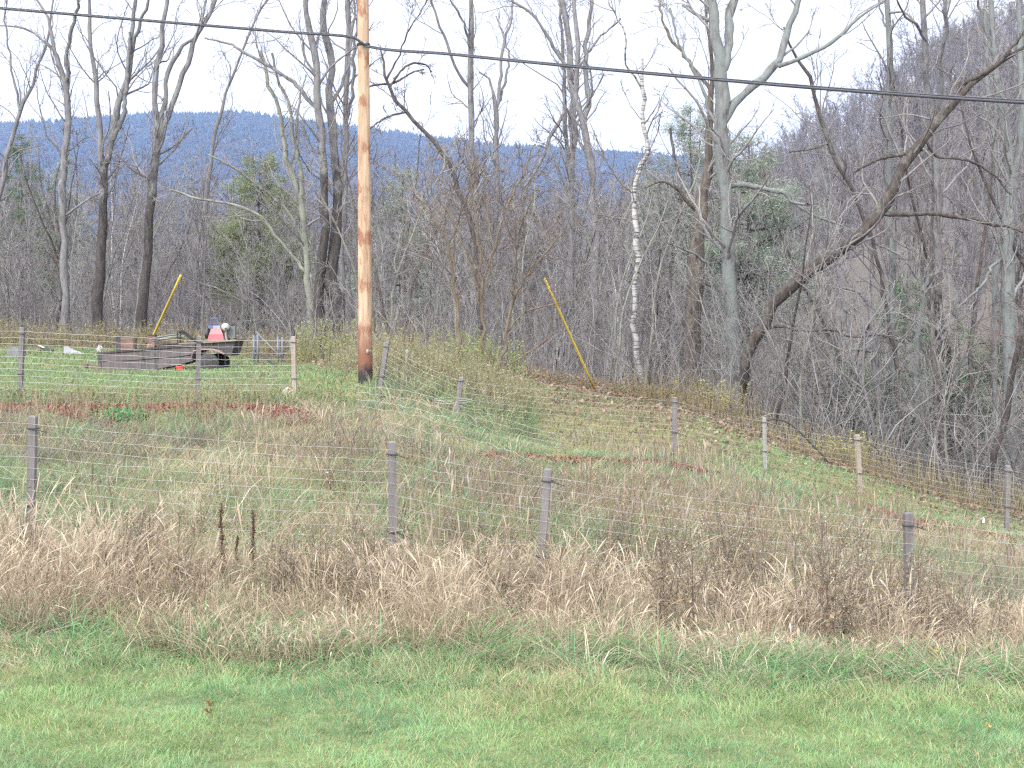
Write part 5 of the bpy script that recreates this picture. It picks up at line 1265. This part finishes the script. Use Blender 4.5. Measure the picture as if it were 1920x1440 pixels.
    m = MB(); m.lathe([(.12, -.06), (.155, -.03), (.155, .03), (.12, .06)], 18, 'x', (-.24, 0, .22)); m.build('recoil_starter', M['black'], c)
    m = MB(); m.box((-.2, -.12, .38), (-.02, .12, .44)); m.build('fuel_cap', plain('dark_blue_plastic', (.06, .08, .2), .4), c, smooth=False)
    a = np.linspace(-.2, PI, 12); m = MB(); m.tubes(np.r_[[[-.14, 0, .42]], np.stack([-.07 - np.cos(a)[::1] * .075, np.zeros(12), .6 + np.sin(a) * .05], -1), [[.01, 0, .45]]], np.full(14, .02), 7); m.build('lift_handle', plain('navy_handle', (.05, .06, .12), .4), c)
    m = MB(); m.box((-.06, -.1, 0), (.36, .14, .025)); m.build('base_plate', M['darksteel'], c, smooth=False)
    b = at(434, 638, .1); c = thing('oil_tank', 'dull grey green tank behind the engine', 'tank', b)
    m = MB(); m.box((-.12, -.12, .05), (.1, .12, .4)); m.build('body', plain('grey_green_paint', (.1, .115, .11), .5), c, smooth=False); m = MB(); m.lathe([(.04, .4), (.04, .45), (.02, .47)], 10); m.build('cap', M['black'], c)
    m = MB()
    for x in (-.08, .07): m.box((x - .015, -.1, 0), (x + .015, .1, .05))
    m.build('foot', M['darksteel'], c, smooth=False)
    g = np.array(on_ground(338, TD - .9)); c = thing('red_bucket', 'small red bucket on the grass under the trailer', 'bucket', g); m = MB(); m.lathe([(.085, 0), (.09, .02), (.115, .19), (.122, .2), (.11, .2), (.085, .02)], 18); m.build('body', plain('red_plastic', (.5, .07, .05), .4), c)
    a = np.linspace(0, PI, 10); m = MB(); m.tubes(np.stack([np.cos(a) * .118, np.full(10, -.02), .19 + np.sin(a) * .05], -1), np.full(10, .005), 5); m.build('handle', M['wire'], c)
build_trailer()

def build_yard():
    steel = plain('blue_grey_tubing', (.085, .095, .12), .5, .2)
    o = thing('tubular_frame', 'blue grey tubular metal frame standing by the weeds right of the trailer', 'metal frame', on_ground(512, 45)); B = np.array(o.location)
    def q(px, py, d=45): return P(px, py, d) - B
    m = MB()
    for x in (476, 483, 521, 529, 545): m.tubes(np.array([q(x, 628 + (x % 7)), q(x + 1, 690)]), np.full(2, .035), 8, cap=True)
    m.build('upright', steel, o); tag(o.children[-1], kind='stuff') if False else None
    m = MB(); m.tubes(np.array([q(474, 640), q(547, 640)]), np.full(2, .02), 6); m.tubes(np.array([q(474, 678), q(547, 680)]), np.full(2, .02), 6); m.build('crossbar', steel, o)
    m = MB(); m.tubes(np.array([q(480, 622, 44.7), q(536, 680, 44.4)]), np.full(2, .022), 6, cap=True); m.build('brace', plain('pale_tube', (.11, .115, .125), .5, .3), o)
    for (a, b_) in (((489, 664), (512, 684)), ((496, 666), (520, 690))):
        g = ground_at(*b_); c = thing('iron_bar', 'dark iron bar propped on the grass before the tubular frame' if a[0] == 489 else 'longer dark iron bar leaning beside the first at the tubular frame', 'bar', g)
        m = MB(); m.tubes(np.array([[0, 0, 0], P(*a, g[1] + .5) - g]), np.full(2, .025), 6, cap=True); m.build('bar', M['darksteel'], c)
    # odds and ends by the wood edge at far left
    g = ground_at(30, 668); c = thing('scrap_sheet', 'grey crumpled sheet of scrap behind the leftmost stake', 'scrap', g)
    m = MB(); m.prism([(-.2, 0), (.25, .02), (.24, .17), (.05, .22), (-.12, .3), (-.2, .22)], -.25, .25); m.build('sheet', plain('grey_sheet', (.1, .1, .11), .5), c, smooth=False)
    g = ground_at(88, 660); c = thing('scrap_board', 'dark tilted board with a pale edge by the wood', 'board', g)
    m = MB(); an = -.35; R = [[math.cos(an), 0, -math.sin(an)], [0, 1, 0], [math.sin(an), 0, math.cos(an)]]; m.box((-.22, -.3, -.03), (.2, .3, .03), R, (0, 0, .1)); m.build('board', M['darksteel'], c, smooth=False)
    m = MB(); m.box((-.22, -.3, .032), (-.02, -.24, .06), R, (0, 0, .1)); m.build('edge_strip', plain('pale_strip', (.55, .53, .5)), c, smooth=False)
    g = ground_at(135, 664); c = thing('foam_block', 'white wedge of foam lying on the grass left of the trailer', 'foam block', g)
    m = MB(); m.prism([(-.22, -.02), (.38, -.02), (.3, .04), (.02, .12), (-.2, .24)], -.2, .2); m.build('block', plain('white_foam', (.22, .225, .245), .8), c, smooth=False)
    g = ground_at(186, 662); c = thing('plastic_jug', 'small pale plastic jug on the grass behind the trailer nose', 'jug', g)
    m = MB(); m.lathe([(.07, 0), (.085, .02), (.085, .14), (.04, .19), (.03, .24), (.03, .26)], 16); m.build('body', plain('pale_plastic', (.2, .195, .19), .5), c); m = MB(); m.tubes(np.array([[.07, 0, .14], [.1, 0, .17], [.04, 0, .22]]), np.full(3, .012), 6); m.build('handle', plain('pale_plastic_handle', (.5, .48, .47)), c)
    # pointed stone by the pale stake
    g = ground_at(541, 748); c = link('stone', None); bpy.data.objects.remove(c)
    m = MB(); r = np.random.default_rng(3); pr = [(.16, -.02), (.15, .06), (.1, .13), (.05, .19), (.01, .215)]
    m.lathe(pr, 10); m.v[-1] += r.normal(0, .012, m.v[-1].shape); m.v[-1][:, 1] *= .7
    s = m.build('stone', noisy('pink_stone', [(.3, (.22, .155, .125)), (.7, (.32, .24, .2))], 9), smooth=False); s.location = g; tag(s, 'pointed pinkish stone at the foot of the pale stake', 'stone')
    # white tag on the right fence
    d = 26.4; p = P(1843.5, 976, d); m = MB(); m.box((-.026, -.004, -.036), (.026, .004, .036)); m.box((-.006, -.006, .036), (.006, .006, .06)); s = m.build('fence_tag', plain('white_card', (.8, .8, .8), .5), smooth=False); s.location = p; tag(s, 'small white tag hanging on the wire at the right', 'tag')
build_yard()
def small_things():
    d = 27.6; g = np.array(on_ground(1545, d)); o = thing('black_hose', 'thin black hose drooping from the bleached stake to the ground', 'hose', g); m = MB()
    q = resample(np.array([P(*p, d) for p in [(1436, 788), (1452, 786), (1472, 790), (1497, 808), (1522, 833), (1546, 858), (1552, 866)]]) - g, 30)
    m.tubes(q, np.full(30, .016), 6, cap=True); m.build('hose', M['black'], o)
    def stake(label, px, pyt, pyb, d, w, mt):
        g = np.array(on_ground(px, d)); t = P(px + 1, pyt, d) - g; o = thing('wooden_stake', label, 'stake', g); m = MB()
        an = np.arange(4) * PI / 2 + .5; ring = np.stack([np.cos(an), np.sin(an), np.zeros(4)], -1) * w * .7
        v = np.concatenate([ring - UP * .1, ring + t, ring * .5 + t + UP * .02]); f = [[4*k + a, 4*k + (a + 1) % 4, 4*k + 4 + (a + 1) % 4, 4*k + 4 + a] for k in range(2) for a in range(4)] + [[8, 9, 10, 11]]
        m.add(v, [f]); m.build('shaft', mt, o, smooth=False); m = MB(); a = np.linspace(0, 2 * PI, 9); c = t * .9
        m.tubes(np.stack([c[0] + np.cos(a) * w * .75, np.sin(a) * w * .75, np.full(9, c[2])], -1), np.full(9, .004), 4); m.build('tie', M['wire'], o)
    pale = noisy('bleached_thin_stake', [(.3, (.24, .235, .225)), (.7, (.36, .35, .34))], 8, (1, 1, .12))
    stake('pale bleached stake standing in the weeds just right of the pole', 762, 657, 708, 31.5, .05, pale)
    stake('shorter pale stake beside the bleached one right of the pole', 773, 660, 700, 32.5, .04, pale)
    blue = noisy('blue_grey_stake', [(.3, (.14, .15, .16)), (.7, (.22, .23, .245))], 8, (1, 1, .12))
    stake('blue grey stake low in the meadow below the slumped fencing', 911, 866, 930, 21.5, .05, blue)
    stake('second blue grey stake in the meadow, nearer the leaning front stake', 957, 870, 925, 21.8, .05, blue)
small_things()

# ------------------------------------------------------------------ fallen leaves, dead stalks, goldenrod
def fallen_leaf(label, px, py, size, col, seed, up=.6, category='leaf'):
    r = np.random.default_rng(seed); g = ground_at(px, py)
    lobes = []
    for k, (a, l) in enumerate([(0, 1), (.45, .45), (.75, .9), (1.2, .4), (1.7, .75), (2.4, .35), (3.14, .25), (-2.4, .35), (-1.7, .75), (-1.2, .4), (-.75, .9), (-.45, .45)]): lobes.append((a, l))
    lobes.sort()
    v = [[0, 0, .0]] + [[math.cos(a) * l * size, math.sin(a) * l * size, .25 * size * l * l + r.normal(0, .06 * size)] for a, l in lobes]
    v = np.array(v); n = len(lobes)
    ca, sa = math.cos(up), math.sin(up); v = v @ np.array([[1, 0, 0], [0, ca, -sa], [0, sa, ca]]).T
    m = MB(); m.add(v, [[[0, 1 + k, 1 + (k + 1) % n] for k in range(n)]], col)
    m.tubes(np.array([[-size * .25, 0, 0], [-size * .6, .0, .02], [-size * .9, .01, .0]]), np.array([.003, .0025, .002]), 4, col=np.array([col]) * .6)
    s = m.build('fallen_leaf', M['leaf'], smooth=False); s.location = g + UP * (.04 + size * .4); s.rotation_euler.z = r.uniform(0, 6); tag(s, label, 'leaf')
fallen_leaf('big curled orange leaf on the lawn below the dry grass', 705, 1266, .055, (.4, .14, .06), 1, 1.0)
fallen_leaf('dark brown shrivelled leaf in the middle of the lawn', 393, 1340, .045, (.2, .09, .05), 2, .8)
fallen_leaf('second dark brown leaf just below the shrivelled one', 390, 1354, .04, (.17, .08, .05), 3, .7)
fallen_leaf('reddish leaf at the lawn edge on the left', 302, 1231, .045, (.36, .13, .07), 4, .9)
fallen_leaf('tan leaf caught in the long grass on the right', 1631, 1292, .05, (.42, .29, .2), 5, 1.0)
fallen_leaf('orange brown leaf standing on the weeds by the middle stake', 298, 748, .13, (.42, .19, .1), 6, 1.3)
fallen_leaf('rusty leaf low in the dry grass right of centre', 1310, 1248, .04, (.35, .2, .12), 7, .9)
fallen_leaf('small yellow leaf at the lower right of the lawn', 1853, 1379, .03, (.45, .3, .1), 8, .5)

def dock_stalk(label, px, py_top, d, w, seed):
    r = np.random.default_rng(seed); loc = np.array(on_ground(px, d)); top = P(px, py_top, d) - loc; H = top[2]
    o = thing('dock_stalk', label, 'dead stalk', loc); n = 10; t = np.linspace(0, 1, n)
    pts = np.stack([r.normal(0, .006, n).cumsum(), r.normal(0, .006, n).cumsum(), H * t - .03], -1)
    m = MB(); m.tubes(pts, .005 * np.linspace(1.2, .5, n), 5); m.build('stem', plain('dark_stalk', (.08, .05, .035)), o)
    k = 900; tt = r.uniform(.28, 1, k) ; kn = np.clip(np.abs(np.sin(tt * 21 + np.sin(tt * 9))) + .15 + r.normal(0, .15, k), .05, 1.2)
    p = np.stack([np.interp(tt, t, pts[:, i]) for i in range(3)], -1) + np.c_[r.normal(0, w, (k, 2)) * (kn * (1.15 - tt * .6))[:, None], r.normal(0, .01, k)]
    sd = r.normal(size=(k, 3)); sd /= np.linalg.norm(sd, axis=1, keepdims=True); s2 = np.cross(sd, r.normal(size=(k, 3))); s2 /= np.linalg.norm(s2, axis=1, keepdims=True)
    v = np.stack([p - sd * .008, p - s2 * .006, p + sd * .008, p + s2 * .006], 1).reshape(-1, 3)
    m = MB(); m.add(v, [np.arange(4 * k).reshape(-1, 4)], np.repeat(pick(r, [(.1, .068, .048), (.15, .105, .075), (.07, .048, .036)], [2, 1, 1], k), 4, axis=0)); m.build('seed_head', M['leaf'], o, smooth=False)
dock_stalk('tallest dark brown seed stalk in the dry grass at left', 415, 940, 12.6, .017, 21)
dock_stalk('thinner dark seed stalk right of the tallest one', 478, 952, 12.7, .012, 22)
dock_stalk('short faint seed stalk between the two dark ones', 446, 1000, 12.8, .008, 23)
dock_stalk('dark seed stalk low in the grass near the left stake', 196, 1010, 12.3, .013, 24)

def goldenrod_mesh(seed):
    r = np.random.default_rng(seed); ns = 7; n = 7; t = np.linspace(0, 1, n)
    H = r.uniform(.5, 1.05, ns); pts = np.zeros((ns, n, 3)); pts[:, 0, :2] = r.normal(0, .09, (ns, 2)); D = np.c_[r.normal(0, .14, (ns, 2)), np.ones(ns)]
    for i in range(1, n): pts[:, i] = pts[:, i - 1] + D * (H / (n - 1))[:, None] + r.normal(0, .008, (ns, 3)); D[:, :2] *= 1.06
    rad = np.full((ns, n), .0042) * np.linspace(1.2, .5, n)
    st = MB(); st.tubes(pts, rad, 4)
    B, Br = sprout(pts, rad, np.full(ns, 12), .5, 1, (.4, 1.0), H * .3, .7, 4, .15, .02, r, .0018); st.tubes(B, Br, 3)
    q = B[:, 1:].reshape(-1, 3); k = len(q) * 5; p = np.repeat(q, 5, axis=0) + r.normal(0, .018, (k, 3))
    low = 220; i = r.integers(0, ns, low); f = r.uniform(.1, .7, low); pl = pts[i, (f * 6).astype(int)] + r.normal(0, .03, (low, 3)); p = np.r_[p, pl]; k = len(p)
    sd = r.normal(size=(k, 3)); sd /= np.linalg.norm(sd, axis=1, keepdims=True); s2 = np.cross(sd, r.normal(size=(k, 3))); s2 /= np.linalg.norm(s2, axis=1, keepdims=True)
    L = r.uniform(.005, .011, k)[:, None]; L[-low:] *= 2.6; W = L * .5
    v = np.stack([p - sd * L, p - s2 * W, p + sd * L, p + s2 * W], 1).reshape(-1, 3)
    sh = MB(); sh.add(v, [np.arange(4 * k).reshape(-1, 4)], np.repeat(pick(r, [(.17, .127, .085), (.225, .175, .125), (.115, .082, .055), (.36, .32, .27), (.19, .175, .08)], [4, 3, 3, 1.1, .8], k), 4, axis=0))
    return st.mesh('stem', M['twig_brown']), sh.mesh('seed_head', M['leaf'], False)
def build_goldenrod():
    r = np.random.default_rng(88); ms = [goldenrod_mesh(500 + k) for k in range(3)]
    protos = []
    for st, sh in ms:
        o = thing('goldenrod_clump', 'dead brown goldenrod clump among the tall dry grass', 'dead weeds', group='dead goldenrod clumps in the tall grass')
        link('stem', st, o); link('seed_head', sh, o); protos.append(o)
    spots = [(1290, 11.0), (1335, 11.3), (1310, 12.2), (1380, 12.6), (1480, 12.4), (1510, 11.6), (1560, 12.0), (1600, 11.2), (1640, 11.5), (1700, 11.6), (1725, 10.9), (1660, 12.3), (1790, 11.3), (1830, 10.8), (1440, 11.4), (1250, 11.6),
             (1590, 10.6), (1540, 10.7), (1760, 11.9), (640, 11.0), (600, 11.4), (540, 11.2), (500, 11.0), (745, 10.8), (700, 11.5), (860, 11.8), (960, 11.4), (240, 11.2), (330, 11.4), (385, 11.0), (1110, 11.2), (1040, 12.0),
             (1270, 14.8), (1200, 15.4), (1140, 15.0), (1325, 15.6), (880, 14.6), (1400, 14.4), (1870, 11.6), (60, 11.6), (620, 16.5), (1160, 13.9)]
    for i, (px, d) in enumerate(spots):
        loc = on_ground(px + r.normal(0, 22), d + .5 + r.normal(0, .25)); s = r.uniform(.7, 1.1) * (1.12 if 1230 < px < 1760 else .85); rz = r.uniform(0, 6.28)
        if i < 3: o = protos[i]; o.location = loc; o.rotation_euler.z = rz; o.scale = (s,) * 3
        else: copy_thing(protos[i % 3], loc, rz, s)
build_goldenrod()

# ------------------------------------------------------------------ haze, sky, sun, camera
def build_light():
    m = bpy.data.materials.new('thin_haze'); m.use_nodes = True; nt = m.node_tree; nt.nodes.clear()
    o = N(nt, 'ShaderNodeOutputMaterial'); v = N(nt, 'ShaderNodeVolumePrincipled'); v.inputs['Density'].default_value = HAZE; v.inputs['Color'].default_value = (.38, .55, 1, 1)
    nt.links.new(v.outputs[0], o.inputs['Volume'])
    b = MB(); b.box((-2950, -46, -20), (2950, 3720, 480)); h = b.build('haze', m, smooth=False); tag(h, kind='stuff')
    w = bpy.data.worlds.new('World'); SC.world = w; w.use_nodes = True; nt = w.node_tree; nt.nodes.clear(); L = nt.links.new
    sk = N(nt, 'ShaderNodeTexSky', sky_type='NISHITA', sun_disc=False, sun_elevation=math.radians(38), sun_rotation=math.radians(205), dust_density=2.0, air_density=1.0)
    b1 = N(nt, 'ShaderNodeBackground', Strength=.1); L(sk.outputs[0], b1.inputs['Color'])
    # overcast deck: dim near the horizon, brighter overhead and round the veiled sun
    tc = N(nt, 'ShaderNodeTexCoord'); mp = N(nt, 'ShaderNodeMapping', Scale=(1, 1, 3)); nz = N(nt, 'ShaderNodeTexNoise', Scale=1.8, Detail=6, Roughness=.55)
    L(tc.outputs['Generated'], mp.inputs['Vector']); L(mp.outputs[0], nz.inputs['Vector'])
    el, az = math.radians(38), math.radians(205)
    dt = N(nt, 'ShaderNodeVectorMath', operation='DOT_PRODUCT'); dt.inputs[1].default_value = (math.sin(az) * math.cos(el), math.cos(az) * math.cos(el), math.sin(el))
    L(tc.outputs['Generated'], dt.inputs[0])
    a1 = N(nt, 'ShaderNodeMapRange', interpolation_type='SMOOTHSTEP'); a1.inputs['From Min'].default_value = -.25; a1.inputs['From Max'].default_value = 1; a1.inputs['To Min'].default_value = 0; a1.inputs['To Max'].default_value = 1.5
    L(dt.outputs['Value'], a1.inputs['Value'])
    sx = N(nt, 'ShaderNodeSeparateXYZ'); L(tc.outputs['Generated'], sx.inputs[0])
    a2 = N(nt, 'ShaderNodeMapRange', interpolation_type='SMOOTHSTEP'); a2.inputs['From Min'].default_value = .22; a2.inputs['From Max'].default_value = .9; a2.inputs['To Min'].default_value = .445; a2.inputs['To Max'].default_value = 1.0
    L(sx.outputs['Z'], a2.inputs['Value'])
    ad = N(nt, 'ShaderNodeMath', operation='ADD'); L(a1.outputs[0], ad.inputs[0]); L(a2.outputs[0], ad.inputs[1])
    cl = N(nt, 'ShaderNodeMapRange'); cl.inputs['From Min'].default_value = .3; cl.inputs['From Max'].default_value = .7; cl.inputs['To Min'].default_value = .93; cl.inputs['To Max'].default_value = 1.07
    L(nz.outputs['Fac'], cl.inputs['Value']); ml = N(nt, 'ShaderNodeMath', operation='MULTIPLY'); L(ad.outputs[0], ml.inputs[0]); L(cl.outputs[0], ml.inputs[1])
    b2 = N(nt, 'ShaderNodeBackground'); b2.inputs['Color'].default_value = (.98, .985, 1, 1); L(ml.outputs[0], b2.inputs['Strength'])
    b1.inputs['Strength'].default_value = .06
    mx = N(nt, 'ShaderNodeMixShader'); mx.inputs[0].default_value = .94; L(b1.outputs[0], mx.inputs[1]); L(b2.outputs[0], mx.inputs[2])
    ow = N(nt, 'ShaderNodeOutputWorld'); L(mx.outputs[0], ow.inputs['Surface'])
    s = bpy.data.lights.new('sun', 'SUN'); s.energy = 1.5; s.angle = math.radians(20); s.color = (1, .975, .95)
    so = bpy.data.objects.new('sun', s); COL.objects.link(so)
    el, az = math.radians(38), math.radians(205)      # behind the camera, a little to the left
    dv = Vector((math.sin(az) * math.cos(el), math.cos(az) * math.cos(el), math.sin(el)))
    so.rotation_euler = dv.to_track_quat('Z', 'Y').to_euler()
    c = bpy.data.cameras.new('camera'); co = bpy.data.objects.new('camera', c); COL.objects.link(co); SC.camera = co
    co.location = (0, 0, CZ); co.rotation_euler = (PI / 2, 0, 0)
    c.sensor_width = 36; c.lens = 36 * F / 1920; c.shift_y = -(720 - HZ) / 1920; c.clip_start = .1; c.clip_end = 12000; SC.cycles.filter_width = 1.35
    vs = SC.view_settings; vs.view_transform = 'Standard'; vs.look = 'None'; vs.exposure = EXPO; vs.gamma = 1
    SC.render.engine = 'CYCLES'; cy = SC.cycles
    cy.max_bounces = 5; cy.diffuse_bounces = 3; cy.glossy_bounces = 2; cy.transmission_bounces = 3; cy.volume_bounces = 0; cy.transparent_max_bounces = 6
    cy.use_denoising = DENOISE; cy.use_adaptive_sampling = True; cy.adaptive_threshold = .02
    try: cy.denoiser = 'OPENIMAGEDENOISE'; cy.denoising_input_passes = 'RGB_ALBEDO_NORMAL'
    except Exception: pass
DENOISE = False; HAZE = 1.25e-4; EXPO = 1.53
build_light()
